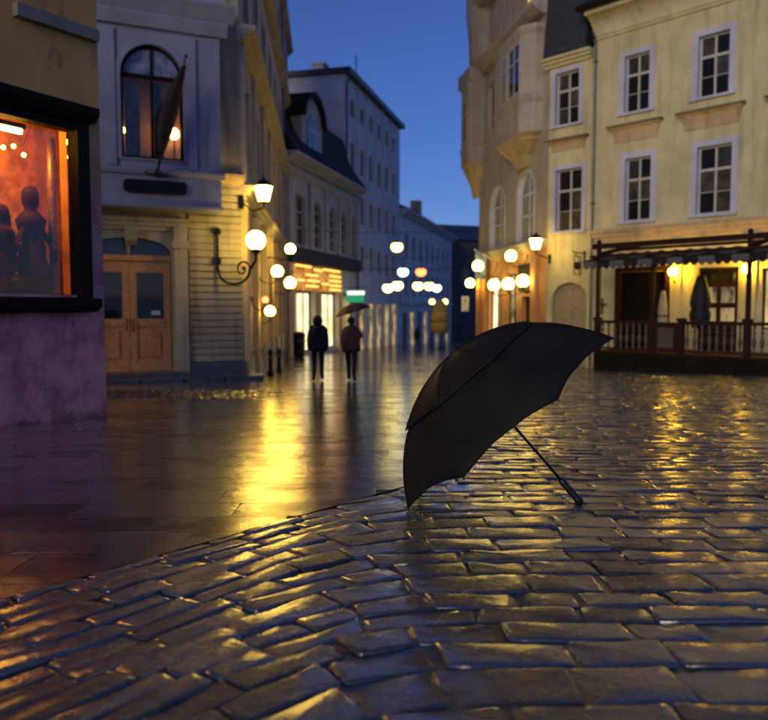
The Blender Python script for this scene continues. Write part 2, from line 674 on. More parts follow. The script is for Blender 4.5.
ground = strip_ground('ground', [-600, -60, -20, 0, 20, 60, 600], [-60, -10, 0, 10, 20, 30, 45, 60, 80, 110, 160, 900], 'ground',
                      lambda y: -.055 if y < 21 else -.012)
# bedding under the setts of the square
BD_A, BD_B = (-2.6, 1.28), (.40, 5.48)      # edge between the smooth road and the setts
BD_C = (2.2, 26.0)


def nrm(a, b, side):
    dx, dy = b[0] - a[0], b[1] - a[1]
    L = math.hypot(dx, dy)
    return (dy / L * side, -dx / L * side)     # side +1: right of a->b


square = MB()
square.poly([(BD_A[0], BD_A[1], gz(BD_A[1]) - .009), (4, BD_A[1], gz(BD_A[1]) - .009), (9, BD_B[1], gz(BD_B[1]) - .009), (BD_B[0], BD_B[1], gz(BD_B[1]) - .009)])
square.poly([(BD_B[0], BD_B[1], gz(BD_B[1]) - .009), (9, BD_B[1], gz(BD_B[1]) - .009), (22, 26, gz(26) - .009), (BD_C[0], 26, gz(26) - .009)])
square = square.build('square_pavement', 'joint')
square['kind'] = 'structure'
rng = random.Random(3)
stones = []


def bend(x):
    """how far a course has dropped towards the camera where it curves away to the left; returns drop and slope"""
    x1, x0, m = .30, -.62, 1.40
    if x >= x1:
        return 0., 0.
    if x >= x0:
        t = (x1 - x) / (x1 - x0)
        return -m * (x1 - x0) * t * t / 2, m * t
    return -m * (x1 - x0) / 2 - m * (x0 - x), m


t = 1.0
while t < 25.6:
    h = .20 * rng.uniform(.78, 1.24)
    u = -7 + rng.uniform(0, .5)
    while u < 15:
        _, sl_ = bend(u)
        cs0 = 1 / math.sqrt(1 + sl_ * sl_)
        w = .385 * rng.uniform(.55, 1.45) * cs0
        g = .010 * rng.uniform(.6, 1.6)
        P = []
        for uu, sg in ((u, 1), (u + w, -1)):
            dz_, m_ = bend(uu)
            c_ = 1 / math.sqrt(1 + m_ * m_)
            tx, ty = c_, m_ * c_
            hh = h * c_ - g
            bx, by = uu + tx * g / 2 * sg - ty * g / 2, t + dz_ + ty * g / 2 * sg + tx * g / 2
            jt = lambda a=.016: rng.uniform(-a, a)
            P.append(((bx + jt(), by + jt(.006)), (bx - ty * hh + jt(), by + tx * hh + jt(.006))))
        u += w
        p = [P[0][0], P[1][0], P[1][1], P[0][1]]
        cx = sum(q[0] for q in p) / 4
        cy = sum(q[1] for q in p) / 4
        if not (1.55 < cy < 25.7) or not inview(cx, cy, .25):
            continue
        p = clip(p, BD_A, nrm(BD_A, BD_B, 1)) if cy < BD_B[1] else clip(p, BD_B, nrm(BD_B, BD_C, 1))
        if len(p) < 3 or area(p) < .012:
            continue
        stones.append(p)
    t += h
lay(stones, square, 'sett', 'far_setts', 'sett', 300, rng, uneven=.005, bevel=.0042, crown=.0012, cut=.011, tilt=.030)

road = MB()
road.poly([(-4.5, 1.28, gz(1.28) - .0014), (BD_A[0], BD_A[1], gz(BD_A[1]) - .0014), (BD_B[0], BD_B[1], gz(BD_B[1]) - .0014), (-6, BD_B[1], gz(BD_B[1]) - .0014)])
road.poly([(-6, BD_B[1], gz(BD_B[1]) - .0014), (BD_B[0], BD_B[1], gz(BD_B[1]) - .0014), (BD_C[0], 26, gz(26) - .0014), (-14, 26, gz(26) - .0014)])
road = road.build('road', 'roadbed')
road['kind'] = 'structure'
rng = random.Random(11)
slabs = []
for p in courses(.02, (0, 0), .85, .42, .004, -12, 6, 1.4, 25.4, rng, .0025):
    cy = sum(q[1] for q in p) / len(p)
    p = clip(p, BD_A, nrm(BD_A, BD_B, -1)) if cy < BD_B[1] else clip(p, BD_B, nrm(BD_B, BD_C, -1))
    if len(p) >= 3 and area(p) > .03:
        cx = sum(q[0] for q in p) / len(p)
        cy = sum(q[1] for q in p) / len(p)
        # the gutter of small cobbles in front of the house is left free
        if inview(cx, cy, .25) and not (13.2 < cy < 15.2 and -6.5 < cx < -2.2):
            slabs.append(p)
lay(slabs, road, 'paving_slab', 'far_slabs', 'slab', 300, rng, uneven=.0002, bevel=.0003, crown=.0001, cut=.003, tilt=.0004)
rng = random.Random(5)
cob = [p for p in courses(0, (0, 0), .15, .12, .02, -6.6, -2.1, 13.1, 15.3, rng, .012) if area(p) > .004]
lay(cob, road, 'cobble', 'gutter_cobbles', 'cobble', 0, rng, uneven=.012, bevel=.014, crown=.016, cut=.03, tilt=.12)


# ------------------------------------------------------------------ facade kit (local x along the wall, y into it, z world height)
class House:
    def __init__(s, name, label, o, deg, cat='building', base=None):
        s.base = gz(o[1]) if base is None else base
        s.o = o
        s.deg = deg
        s.root = thing(name, label, cat, (o[0], o[1], s.base), rad(deg))
        t = rad(deg)
        s.e = (math.cos(t), math.sin(t))
        s.n = (-math.sin(t), math.cos(t))

    def w(s, x, y, z):
        """local (x along, y in, world z) -> world"""
        return (s.o[0] + s.e[0] * x + s.n[0] * y, s.o[1] + s.e[1] * x + s.n[1] * y, z)

    def add(s, mb, name, mat, parent=None, smooth=False):
        b = s.base
        mb.v = [(x, y, z - b) for x, y, z in mb.v]
        return mb.build(name, mat, parent or s.root, smooth)


def arch_pts(x0, x1, zs, rise, n=12):
    cx, r = (x0 + x1) / 2, (x1 - x0) / 2
    return [(cx - r * math.cos(math.pi * k / n), zs + rise * math.sin(math.pi * k / n)) for k in range(n + 1)]


def outline(x0, x1, z0, z1, rise=0):
    if not rise:
        return [(x0, z0), (x1, z0), (x1, z1), (x0, z1)]
    return [(x0, z0), (x1, z0)] + arch_pts(x0, x1, z1 - rise, rise)[::-1]


def wall_holes(x0, x1, z0, z1, holes, y=0., deep=.25, body=None):
    """front face at y with openings; reveals go in by `deep`; body = how far back the building goes"""
    mb = MB()
    xs = sorted({x0, x1, *[h[0] for h in holes], *[h[1] for h in holes]})
    zs = sorted({z0, z1, *[h[2] for h in holes], *[h[3] for h in holes]})
    xs = [v for v in xs if x0 <= v <= x1]
    zs = [v for v in zs if z0 <= v <= z1]
    for a, b in zip(xs[:-1], xs[1:]):
        for c, d2 in zip(zs[:-1], zs[1:]):
            mx, mz = (a + b) / 2, (c + d2) / 2
            if any(h[0] < mx < h[1] and h[2] < mz < h[3] for h in holes):
                continue
            mb.quad((a, y, c), (b, y, c), (b, y, d2), (a, y, d2))
    for h in holes:
        rise = h[4] if len(h) > 4 else 0
        ol = outline(*h[:4], rise)
        for p, q in zip(ol, ol[1:] + ol[:1]):
            mb.quad((p[0], y, p[1]), (q[0], y, q[1]), (q[0], y + deep, q[1]), (p[0], y + deep, p[1]))
        if rise:
            ap = arch_pts(h[0], h[1], h[3] - rise, rise)
            for p, q in zip(ap[:-1], ap[1:]):
                if max(p[1], q[1]) < h[3] + 1e-9 and not (abs(p[1] - h[3]) < 1e-9 and abs(q[1] - h[3]) < 1e-9):
                    mb.quad((p[0], y, p[1]), (q[0], y, q[1]), (q[0], y, h[3]), (p[0], y, h[3]))
    if body:
        yb = y + body
        mb.quad((x0, y, z0), (x0, yb, z0), (x0, yb, z1), (x0, y, z1))
        mb.quad((x1, y, z0), (x1, yb, z0), (x1, yb, z1), (x1, y, z1))
        mb.quad((x0, yb, z0), (x1, yb, z0), (x1, yb, z1), (x0, yb, z1))
        mb.quad((x0, y, z1), (x1, y, z1), (x1, yb, z1), (x0, yb, z1))
    return mb


def ring(mb, x0, x1, z0, z1, rise, w, y0, y1):
    """flat frame of width w around an opening outline, from y0 (front) to y1"""
    if rise:
        o = outline(x0, x1, z0, z1, rise)
        i = outline(x0 + w, x1 - w, z0 + w, z1 - w, max(.02, rise - w * .6))
    else:
        o = outline(x0, x1, z0, z1)
        i = outline(x0 + w, x1 - w, z0 + w, z1 - w)
    m = len(o)
    for k in range(m):
        j = (k + 1) % m
        mb.quad((o[k][0], y0, o[k][1]), (o[j][0], y0, o[j][1]), (i[j][0], y0, i[j][1]), (i[k][0], y0, i[k][1]))
        mb.quad((i[k][0], y0, i[k][1]), (i[j][0], y0, i[j][1]), (i[j][0], y1, i[j][1]), (i[k][0], y1, i[k][1]))
        mb.quad((o[k][0], y0, o[k][1]), (o[j][0], y0, o[j][1]), (o[j][0], y1, o[j][1]), (o[k][0], y1, o[k][1]))
    return i


def window(h, x0, x1, z0, z1, rise=0, y=.14, cols=2, rows=(.0, .36, .68, 1.), frame='whitepaint', pane='glass', fw=.06, sill=None, surround=None,
           sw=.16, heavy=None, single=False, y_wall=0.):
    mb = MB()
    ring(mb, x0 + .003, x1 - .003, z0 + .003, z1 - .003, rise, fw, y, y + .08)
    W, Hh = x1 - x0, z1 - z0
    zt = z1 - rise if rise else z1
    xs = [x0 + W * k / cols for k in range(cols + 1)]
    zs = [z0 + (zt - z0) * r for r in rows]
    for k, xv in enumerate(xs[1:-1]):
        mb.box(xv - .035, xv + .035, y - .006, y + .07, z0 + fw * .8, z1 - fw * .8)
    for k, zv in enumerate(zs[1:-1] + ([zt] if rise else [])):
        t = .045 if (heavy is None or k + 1 == heavy or zv == zt) else .012
        mb.box(x0 + fw * .8, x1 - fw * .8, y - .012, y + .065, zv - t, zv + t)
    wo = h.add(mb, 'window', frame)
    if single:
        pm = MB()
        ol = outline(x0 + .02, x1 - .02, z0 + .02, z1 - .02, max(0, rise - .02) if rise else 0)
        pm.prism(ol, 'y', y + .04, y + .05)
        p = h.add(pm, 'pane', pane, wo)
        p.parent = wo
    else:
        for a, b in zip(xs[:-1], xs[1:]):
            for c, d2 in zip(zs[:-1], zs[1:]):
                pm = MB().box(a + .012, b - .012, y + .035, y + .045, c + .012, d2 - .012)
                h.add(pm, 'pane', random.choice(['glass', 'glass', 'glass', 'glass_veil', 'glass_veil2']) if pane == 'glass' else pane, wo)
        if rise:
            pm = MB().prism(outline(x0 + .02, x1 - .02, zt + .006, z1 - .02, rise - .02), 'y', y + .035, y + .045)
            h.add(pm, 'pane', 'paleglass' if pane == 'clearglass' else pane, wo)
    if surround:
        sm = MB()
        o1 = outline(x0 - sw, x1 + sw, z0 - sw * .4, z1 + sw, rise + sw if rise else 0)
        i1 = outline(x0 + .002, x1 - .002, z0 + .002, z1 - .002, rise)
        for k in range(len(o1)):
            j = (k + 1) % len(o1)
            sm.quad((o1[k][0], y_wall - .035, o1[k][1]), (o1[j][0], y_wall - .035, o1[j][1]), (i1[j][0], y_wall - .035, i1[j][1]), (i1[k][0], y_wall - .035, i1[k][1]))
            sm.quad((o1[k][0], y_wall - .035, o1[k][1]), (o1[j][0], y_wall - .035, o1[j][1]), (o1[j][0], y_wall + .002, o1[j][1]), (o1[k][0], y_wall + .002, o1[k][1]))
            sm.quad((i1[k][0], y_wall - .035, i1[k][1]), (i1[j][0], y_wall - .035, i1[j][1]), (i1[j][0], y + .02, i1[j][1]), (i1[k][0], y + .02, i1[k][1]))
        h.add(sm, 'surround', surround, wo)
    if sill:
        h.add(MB().box(x0 - sw - .04, x1 + sw + .04, y_wall - .13, y_wall + .05, z0 - .10, z0 - .012), 'sill', sill, wo)
    return wo


def cornice(h, x0, x1, z0, z1, out, mat, name='cornice', y=0., steps=3, back=.05):
    """stepped moulding growing outwards to the top"""
    pr = [(y + back, z0)]
    for k in range(steps):
        zz0 = z0 + (z1 - z0) * k / steps
        zz1 = z0 + (z1 - z0) * (k + 1) / steps
        o = out * (k + 1) / steps
        pr += [(y - o, zz0 + .01), (y - o, zz1)]
    pr += [(y + back, z1 + .03)]
    return h.add(MB().prism(pr, 'x', x0, x1), name, mat)


def hood(h, x0, x1, z0, z1, out, mat):
    """tapered console panel carrying a thin weathered ledge over a window"""
    mb = MB()
    lv = ((.16, .03, z0), (.13, .05, z0 + (z1 - z0) * .35), (.07, .12, z0 + (z1 - z0) * .66), (.0, out * .82, z1 - .12))
    prev = None
    for ins, o, z in lv:
        cur = [(x0 + ins, .01, z), (x0 + ins, -o, z), (x1 - ins, -o, z), (x1 - ins, .01, z)]
        if prev:
            for k in range(3):
                mb.quad(prev[k], prev[k + 1], cur[k + 1], cur[k])
        else:
            mb.poly(cur)
        prev = cur
    mb.poly(prev)
    o = h.add(mb, 'window_hood', mat)
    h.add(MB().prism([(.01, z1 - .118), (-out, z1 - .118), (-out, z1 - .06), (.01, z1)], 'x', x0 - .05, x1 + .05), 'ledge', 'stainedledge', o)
    return o


def downpipe(h, x, z0, z1, mat='pipe', name='downpipe'):
    mb = MB().tube([(x, -.10, z0), (x, -.10, z1 - .35), (x, -.16, z1 - .15), (x, -.34, z1 + .05)], .055, 8)
    for z in (z0 + 1.2, (z0 + z1) / 2, z1 - 1):
        mb.box(x - .075, x + .075, -.17, .0, z - .02, z + .02)
    return h.add(mb, name, mat, smooth=False)


# ------------------------------------------------------------------ near house on the left: wall with display window
nh = House('corner_house', 'near house wall of ochre plaster, violet light painted in below, around the glowing display window', (-3.782, 10.163), 59.9)
B0 = nh.base
HW = (-3.1, -.40, 1.17, 3.32)
nh.add(wall_holes(-6.5, 0, B0 - .35, 7.2, [HW], 0, .3, 5), 'wall', 'painted_glow')
nh.add(MB().prism([(-1.2, 4.44), (-.04, 4.48), (-.04, 4.62), (-1.2, 4.60)], 'y', -.09, .02), 'ledge', 'rustic')
fr = MB()
fr.box(-.43, -.25, -.10, .12, 1.14, 3.40)
fr.box(-3.2, -2.95, -.10, .34, 1.14, 3.40)
fr.box(-2.95, -.43, -.06, .12, 3.26, 3.40)
wf = nh.add(fr, 'window', 'blackwood')
nh.add(MB().prism([(.02, 3.38), (-.16, 3.38), (-.24, 3.47), (-.24, 3.56), (.02, 3.62)], 'x', -3.3, -.19), 'cornice', 'blackwood', wf)
nh.add(MB().prism([(.3, 1.03), (-.02, .95), (-.15, .95), (-.24, 1.03), (-.24, 1.12), (.3, 1.16)], 'x', -3.3, -.22), 'sill', 'blackwood', wf)
nh.add(MB().box(-2.95, -.43, .10, .112, 1.17, 3.27), 'pane', 'clearglass', wf)
nh.add(MB().box(-1.72, -1.68, .06, .10, 1.17, 3.27).box(-2.5, -2.47, .06, .10, 1.17, 3.27), 'glazing_bar', 'blackwood', wf)
rm = MB()
for a in (((-3.6, .31, 1.0), (-3.6, 1.35, 1.0), (-3.6, 1.35, 3.7), (-3.6, .31, 3.7)), ((.0, .31, 1.0), (.0, 1.35, 1.0), (.0, 1.35, 3.7), (.0, .31, 3.7)),
          ((-3.6, 1.35, 1.0), (.0, 1.35, 1.0), (.0, 1.35, 3.7), (-3.6, 1.35, 3.7)), ((-3.6, .31, 1.0), (.0, .31, 1.0), (.0, 1.35, 1.0), (-3.6, 1.35, 1.0)),
          ((-3.6, .31, 3.7), (.0, .31, 3.7), (.0, 1.35, 3.7), (-3.6, 1.35, 3.7))):
    rm.quad(*a)
nh.add(rm, 'display_recess', 'display')


def display_thing(name, label, cat, x, y, z, mb, mat, group=None):
    o = thing(name, label, cat, nh.w(x, y, z), rad(59.9), group)
    mb.build('body', mat, o, True)
    return o


# lamp tube, fringe and figurines of the display
lt = thing('display_lamp', 'glowing strip lamp at the top of the display window', 'lamp', nh.w(-1.35, .55, 3.28), rad(59.9))
MB().box(-.62, .62, -.05, .05, .0, .06).build('housing', 'blackwood', lt)
MB().tube([(-.58, 0, -.03), (.58, 0, -.03)], .032, 10).build('tube', MT['lamp_bright'], lt, True)
MB().tube([(0, 0, .05), (0, 0, .42)], .012, 6).build('stem', 'iron', lt)
dst = thing('display_shelf', 'dark low shelf along the bottom of the display window', 'shelf', nh.w(-1.5, .75, 1.0), rad(59.9))
MB().box(-1.6, 1.25, -.30, .25, .0, .20).build('plinth', 'ornament', dst)
MB().box(-1.6, 1.25, .02, .25, .20, .52).build('step', 'ornament', dst)
figp = [(.001, 0), (.20, 0), (.22, .04), (.20, .22), (.13, .46), (.10, .58), (.14, .70), (.165, .80), (.10, .88), (.06, .92), (.085, .97), (.095, 1.04), (.09, 1.10), (.06, 1.16), (.001, 1.18)]
for i, (x, y, z, sc, lab) in enumerate([(-.62, .62, 1.20, 1.18, 'tall dark figurine nearest the right jamb of the display window'),
                                        (-1.0, .66, 1.20, .95, 'dark figurine in the middle of the display window'),
                                        (-1.36, .62, 1.20, .85, 'dark figurine at the left edge of the picture in the display window')]):
    o = thing('figurine', lab, 'figurine', nh.w(x, y, z), rad(59.9), 'figurines in the display window')
    MB().lathe([(r * sc, q * sc) for r, q in figp], 14).build('body', 'ornament', o, True)
    MB().tube([(.10 * sc, -.02, .70 * sc), (.24 * sc, -.1, .50 * sc), (.16 * sc, -.18, .36 * sc)], .04 * sc, 7).build('arm', 'ornament', o, True)
    MB().tube([(-.10 * sc, -.02, .70 * sc), (-.24 * sc, -.08, .52 * sc), (-.14 * sc, -.16, .40 * sc)], .04 * sc, 7).build('arm', 'ornament', o, True)
for i, (x, z, lab) in enumerate([(-.66, 1.20, 'round red pot at the right end of the display window'), (-.93, 1.20, 'round red pot second from the right jamb'),
                                 (-1.18, 1.20, 'round red pot third from the right jamb'), (-1.44, 1.20, 'round red pot by the left picture edge')]):
    o = thing('red_pot', lab, 'pot', nh.w(x, .50, z), rad(59.9), 'red pots in the display window')
    MB().lathe([(.001, 0), (.06, 0), (.105, .05), (.12, .11), (.10, .17), (.06, .205), (.07, .225), (.055, .225), (.05, .2), (.001, .195)], 14).build('body', 'redball', o, True)
    MB().sphere((0, 0, .235), .025, 8).build('knob', 'gilt', o, True)
tag(nh.add(MB().tube([(-.36, .52, 1.25), (-.34, .54, 1.7), (-.37, .52, 2.2), (-.34, .54, 2.7), (-.36, .52, 3.25)], [.06, .075, .055, .075, .05], 9), 'garland', 'gilt', None, True),
    'gilded hanging garland beside the right jamb inside the display window', 'garland')
for i, (x, hb) in enumerate(((-.30, .62), (-.50, .50), (-.74, .70), (-.98, .55), (-1.22, .74), (-1.46, .60))):
    o = thing('dark_bottle', 'dark red bottle on the back step, ' + ('first', 'second', 'third', 'fourth', 'fifth', 'sixth')[i] + ' from the right jamb', 'bottle', nh.w(x, .92, 1.52), rad(59.9), 'bottles at the back of the display window')
    MB().lathe([(.001, 0), (.085, 0), (.09, .02), (.09, hb * .5), (.075, hb * .62), (.03, hb * .75), (.027, hb * .96), (.034, hb * .97), (.034, hb)], 12).build('glass', 'ornament', o, True)
    MB().lathe([(.024, hb + .001), (.022, hb + .03), (.001, hb + .032)], 10).build('stopper', 'gilt', o, True)
gl = bpy.data.objects['garland']
gl.parent = None
gl.matrix_world = nh.root.matrix_world
gl.location = nh.root.location
gl.rotation_euler = nh.root.rotation_euler
fr_ = thing('fairy_lights', 'string of small yellow fairy lights under the display strip lamp', 'fairy lights', nh.w(-1.2, .62, 3.05), rad(59.9))
MB().tube([(-.7, 0, .20), (-.45, 0, -.02), (-.1, 0, .06), (.2, 0, -.04), (.5, 0, .05), (.75, 0, .62)], .006, 5).build('wire', 'iron', fr_)
for k in range(9):
    MB().sphere((-.62 + k * .14, -.01, -.03 + .05 * math.sin(k * 2.1)), .028, 8).build('bulb', MT['lamp_gold'], fr_, True)

# ------------------------------------------------------------------ grey-white house with the overhanging bay
wh = House('bay_house', 'grey white house with overhanging bay, arched window and tan double door', (-3.868, 20.5), 24.4)
WB = -.75
DO = (-3.96, -1.84, WB + .08, 2.80, .40)
wh.add(wall_holes(-9, 0, WB - .4, 13.5, [DO], 0, .35, 3), 'wall', 'rustic')
rs = MB()
for k in range(26):
    z = -.42 + k * .185
    if z > 4.2:
        break
    rs.box(-1.40, -.004, -.05, .01, z, z + .150)
o = wh.add(rs, 'rustication', 'rustic')
o['kind'] = 'stuff'
wh.add(MB().box(-1.46, .05, -.12, .02, WB - .3, -.44), 'plinth', 'kerb')
wh.add(MB().box(-1.80, -1.46, -.16, .02, WB - .3, 3.1).box(-1.84, -1.42, -.20, .02, 2.55, 2.75), 'pilaster', 'rustic')
wh.add(MB().box(-4.40, -4.0, -.16, .02, WB - .3, 3.1), 'pilaster', 'rustic')
cornice(wh, -9, -1.42, 2.98, 3.30, .22, 'rustic')
wh.add(MB().prism([(.0, 2.6), (-.16, 2.72), (-.26, 3.0), (.0, 3.0)], 'x', -3.0, -2.72), 'keystone', 'rustic')
cornice(wh, -.72, .09, 4.30, 4.56, .14, 'ochre_trim')
# door: two leaves, transom
for sx, (a, b) in enumerate(((-3.93, -2.905), (-2.895, -1.87))):
    dm = MB()
    z0, z1 = WB + .10, 2.22
    s = .17
    dm.box(a, a + s, .17, .23, z0, z1).box(b - s, b, .17, .23, z0, z1)
    dm.box(a + s, b - s, .17, .23, z0, z0 + .28).box(a + s, b - s, .17, .23, z1 - .30, z1).box(a + s, b - s, .165, .235, .52, .72)
    dm.box(a + s, b - s, .205, .22, z0 + .28, .52)
    leaf = wh.add(dm, 'door', 'doorwood')
    wh.add(MB().prism([(a + s + .10, -.28), (b - s - .10, -.28), (b - s - .10, .40), (a + s + .10, .40)], 'y', .175, .215), 'panel', 'doorwood', leaf)
    wh.add(MB().box(a + s, b - s, .195, .205, .72, z1 - .30), 'pane', 'glass', leaf)
    wh.add(MB().box(a + s - .01, b - s + .01, .15, .18, .60, .66), 'rail', 'doorwood', leaf)
    hx = b - .08 if sx == 0 else a + .08
    wh.add(MB().tube([(hx, .16, .42), (hx, .09, .44), (hx, .09, .70), (hx, .16, .72)], .016, 7), 'handle', 'iron', leaf)
wh.add(MB().box(-3.95, -1.85, .10, .25, 2.22, 2.36), 'lintel', 'doorwood')
tw = wh.add(MB().prism(outline(-3.94, -1.86, 2.37, 2.78, .38), 'y', .20, .21), 'transom_window', 'glass')
wh.add(MB().box(-2.93, -2.87, .15, .22, 2.36, 2.76), 'mullion', 'doorwood', tw)
tag(wh.add(MB().box(-2.36, -2.14, .186, .192, .82, .93), 'door_notice', 'paper'), 'small white paper notice behind the door glass', 'notice')
dn = bpy.data.objects['door_notice']
dn.parent = None
dn.location = wh.root.location
dn.rotation_euler = wh.root.rotation_euler
# overhanging bay
OV = -.8
AW = (-3.10, -1.60, 4.66, 7.42, .75)
bay = wall_holes(-9, -.69, 3.46, 8.9, [AW], OV, .22, .78)
bay.quad((-9, OV, 3.46), (-.69, OV, 3.46), (-.69, -.02, 3.46), (-9, -.02, 3.46))
bo = wh.add(bay, 'bay', 'greywhite')
for (z0, z1, out) in ((3.46, 3.56, .05), (4.26, 4.42, .10), (7.78, 8.10, .22), (8.10, 8.5, .40)):
    pr = [(OV + .01, z0), (OV - out * .5, z0 + .01), (OV - out, z1 - .05), (OV - out, z1), (OV + .01, z1 + .03)]
    wh.add(MB().prism(pr, 'x', -9, -.69 + out * .8), 'moulding', 'greywhite', bo)
for x in (-3.42, -1.50):
    wh.add(MB().box(x, x + .20, OV - .06, OV + .01, 4.45, 7.7), 'lesene', 'greywhite', bo)
wh.add(MB().box(-.98, -.70, OV - .05, OV + .01, 4.45, 7.76), 'lesene', 'greywhite', bo)
wo = window(wh, *AW[:4], rise=.75, y=OV + .12, cols=2, rows=(0, 1.), frame='blackwood', pane='clearglass', fw=.07, surround='greywhite', sw=.12, y_wall=OV)
room = MB()
X0, X1, Y0, Y1, Z0, Z1 = -3.5, -1.2, OV + .225, -.03, 4.4, 7.6
for a in (((X0, Y0, Z0), (X0, Y1, Z0), (X0, Y1, Z1), (X0, Y0, Z1)), ((X1, Y0, Z0), (X1, Y1, Z0), (X1, Y1, Z1), (X1, Y0, Z1)), ((X0, Y1, Z0), (X1, Y1, Z0), (X1, Y1, Z1), (X0, Y1, Z1)),
          ((X0, Y0, Z0), (X1, Y0, Z0), (X1, Y1, Z0), (X0, Y1, Z0)), ((X0, Y0, Z1), (X1, Y0, Z1), (X1, Y1, Z1), (X0, Y1, Z1))):
    room.quad(*a)
wh.add(room, 'room', 'room', wo)
for i, (x, z, r, lab) in enumerate(((-1.78, 5.42, .13, 'glowing table lamp inside the arched bay window, right side'), (-3.02, 5.40, .07, 'small lamp at the left edge inside the arched bay window'))):
    o = thing('table_lamp', lab, 'lamp', wh.w(x, OV + .45, 4.42), rad(24.4), 'lamps inside the arched bay window')
    MB().lathe([(.10, 0), (.10, .03), (.02, .06), (.02, z - 4.42 - r)], 10).build('stand', 'iron', o)
    MB().sphere((0, 0, z - 4.42), r, 12, 1.15).build('lamp_shade', MT['lamp_small'], o, True)
# curtain wings in the bay window
for x0, x1 in ((-2.98, -2.62), (-2.28, -2.05)):
    cm = MB()
    n = 8
    for k in range(n):
        a = x0 + (x1 - x0) * k / n
        b = x0 + (x1 - x0) * (k + 1) / n
        ya, yb = OV + .34 + .03 * (k % 2), OV + .34 + .03 * ((k + 1) % 2)
        cm.quad((a, ya, 4.7), (b, yb, 4.7), (b, yb, 6.6), (a, ya, 6.6))
    wh.add(cm, 'curtain', 'curtain', wo)
# dark board under the window
sb = MB()
pts = []
for cx, cz, a0 in ((-1.68, 3.93, -90), (-1.68, 4.03, 0), (-2.98, 4.03, 90), (-2.98, 3.93, 180)):
    for k in range(5):
        a = rad(a0 + 22.5 * k)
        pts.append((cx + .11 * math.cos(a), cz + .11 * math.sin(a)))
sb.prism(pts, 'y', OV - .09, OV - .03)
sgn = wh.add(sb, 'sign_board', 'iron')
sgn.parent = None
sgn.location, sgn.rotation_euler = wh.root.location, wh.root.rotation_euler
tag(sgn, 'long dark rounded sign board under the arched bay window', 'sign')
wh.add(MB().box(-2.9, -2.8, OV - .04, OV + .01, 3.9, 4.06).box(-1.9, -1.8, OV - .04, OV + .01, 3.9, 4.06), 'fixing', 'iron', sgn).location = (0, 0, 0)
# furled flag on an ornate holder
ff = thing('furled_flag', 'furled dark maroon flag leaning on a holder before the arched window', 'flag', wh.w(-2.3, OV, 4.2), rad(24.4))
MB().tube([(0, -.02, .06), (0, -.20, .10), (.02, -.30, .22), (.04, -.36, .40)], .03, 8).tube([(-.28, -.07, .12), (-.12, -.10, .06), (0, -.12, .14), (.12, -.10, .06), (.28, -.07, .12)], .022, 6).sphere((0, -.12, .15), .06, 10).build('holder', 'iron', ff)
MB().tube([(.02, -.30, .2), (.62, -.85, 2.75)], .018, 8).sphere((.625, -.86, 2.78), .04, 8).build('pole', 'iron', ff)
fm = MB()
rows = []
for k in range(13):
    t = k / 12
    p = Vector((.10 + .50 * t, -.38 - .42 * t, .50 + 2.05 * t))
    wdt = .03 + .21 * math.sin(math.pi * min(1, (1 - t) * .97 + .03)) ** .8 * (1 - .35 * t)
    rows.append([(p.x - wdt * (.9 if q < 8 else .9) * math.cos(2 * math.pi * q / 14) * (1 + .18 * (q % 2)) - wdt * .55, p.y + .09 * math.sin(2 * math.pi * q / 14) * (1 + .5 * (q % 2)), p.z - .10 * wdt) for q in range(14)])
for a, b in zip(rows[:-1], rows[1:]):
    for q in range(14):
        j = (q + 1) % 14
        fm.quad(a[q], a[j], b[j], b[q])
fm.poly(rows[0]).poly(rows[-1])
fm.build('flag_cloth', 'flagred', ff, True)
# pavement and step before the door
sw_ = House('sidewalk', 'x', (-3.868, 20.5), 24.4)
sw_.root.name = 'sidewalk'
del sw_.root['category']
sw_.root['kind'] = 'structure'
sw_.root['label'] = 'raised kerbed pavement before the bay house'
sw_.add(MB().box(-9, .25, -1.15, .0, -1.4, WB), 'paving', 'kerb')
for k in range(9):
    sw_.add(MB().box(-9 + k * 1.03, -8.02 + k * 1.03, -1.33, -1.16, -1.4, WB + .012), 'kerb_stone', 'kerb')
wh.add(MB().box(-4.2, -1.6, -.42, -.0, WB + .004, WB + .10), 'door_step', 'kerb')

# ------------------------------------------------------------------ tall street house on the left
th_ = House('street_house', 'tall beige street house lit by lanterns, left side of the street', (-3.868, 20.52), 94.5)
holes = []
for k in range(8):
    s = .9 + k * 3.3
    holes.append((s, s + 1.5, .55, 3.2))
    for z in (5.0, 9.2, 13.6, 17.8):
        holes.append((s + .1, s + 1.4, z, z + 2.3))
th_.add(wall_holes(0, 28, gz(48) - 1, 24, holes, 0, .3, 6), 'wall', 'beige')
for z0, z1, out in ((3.9, 4.3, .35), (8.1, 8.5, .45), (12.5, 12.9, .35), (16.8, 17.1, .35), (21.6, 22.4, .9)):
    cornice(th_, -.05, 28.0, z0, z1, out, 'beige')
for k in range(8):
    s = .9 + k * 3.3
    window(th_, s, s + 1.5, .55, 3.2, y=.18, cols=2, rows=(0, .7, 1), pane='shop_orange' if k in (1, 3) else ('shop_dim' if k in (0, 2, 4, 5) else 'glass'), frame='whitepaint', single=True)
    for j, z in enumerate((5.0, 9.2, 13.6, 17.8)):
        window(th_, s + .1, s + 1.4, z, z + 2.3, y=.16, frame='whitepaint', single=True, surround='beige', sw=.18)
for k in range(9):
    s = -.02 + k * 3.3
    th_.add(MB().box(s, s + .5, -.16, .01, -1.2, 3.85), 'pilaster', 'ochre_trim')
    th_.add(MB().box(s + .04, s + .44, -.13, .01, 4.4, 8.0), 'pilaster', 'beige')
th_.add(MB().box(.05, 28, -.10, .01, gz(48) - 1, -.30), 'plinth', 'kerb')
downpipe(th_, 20.0, -1.4, 21)

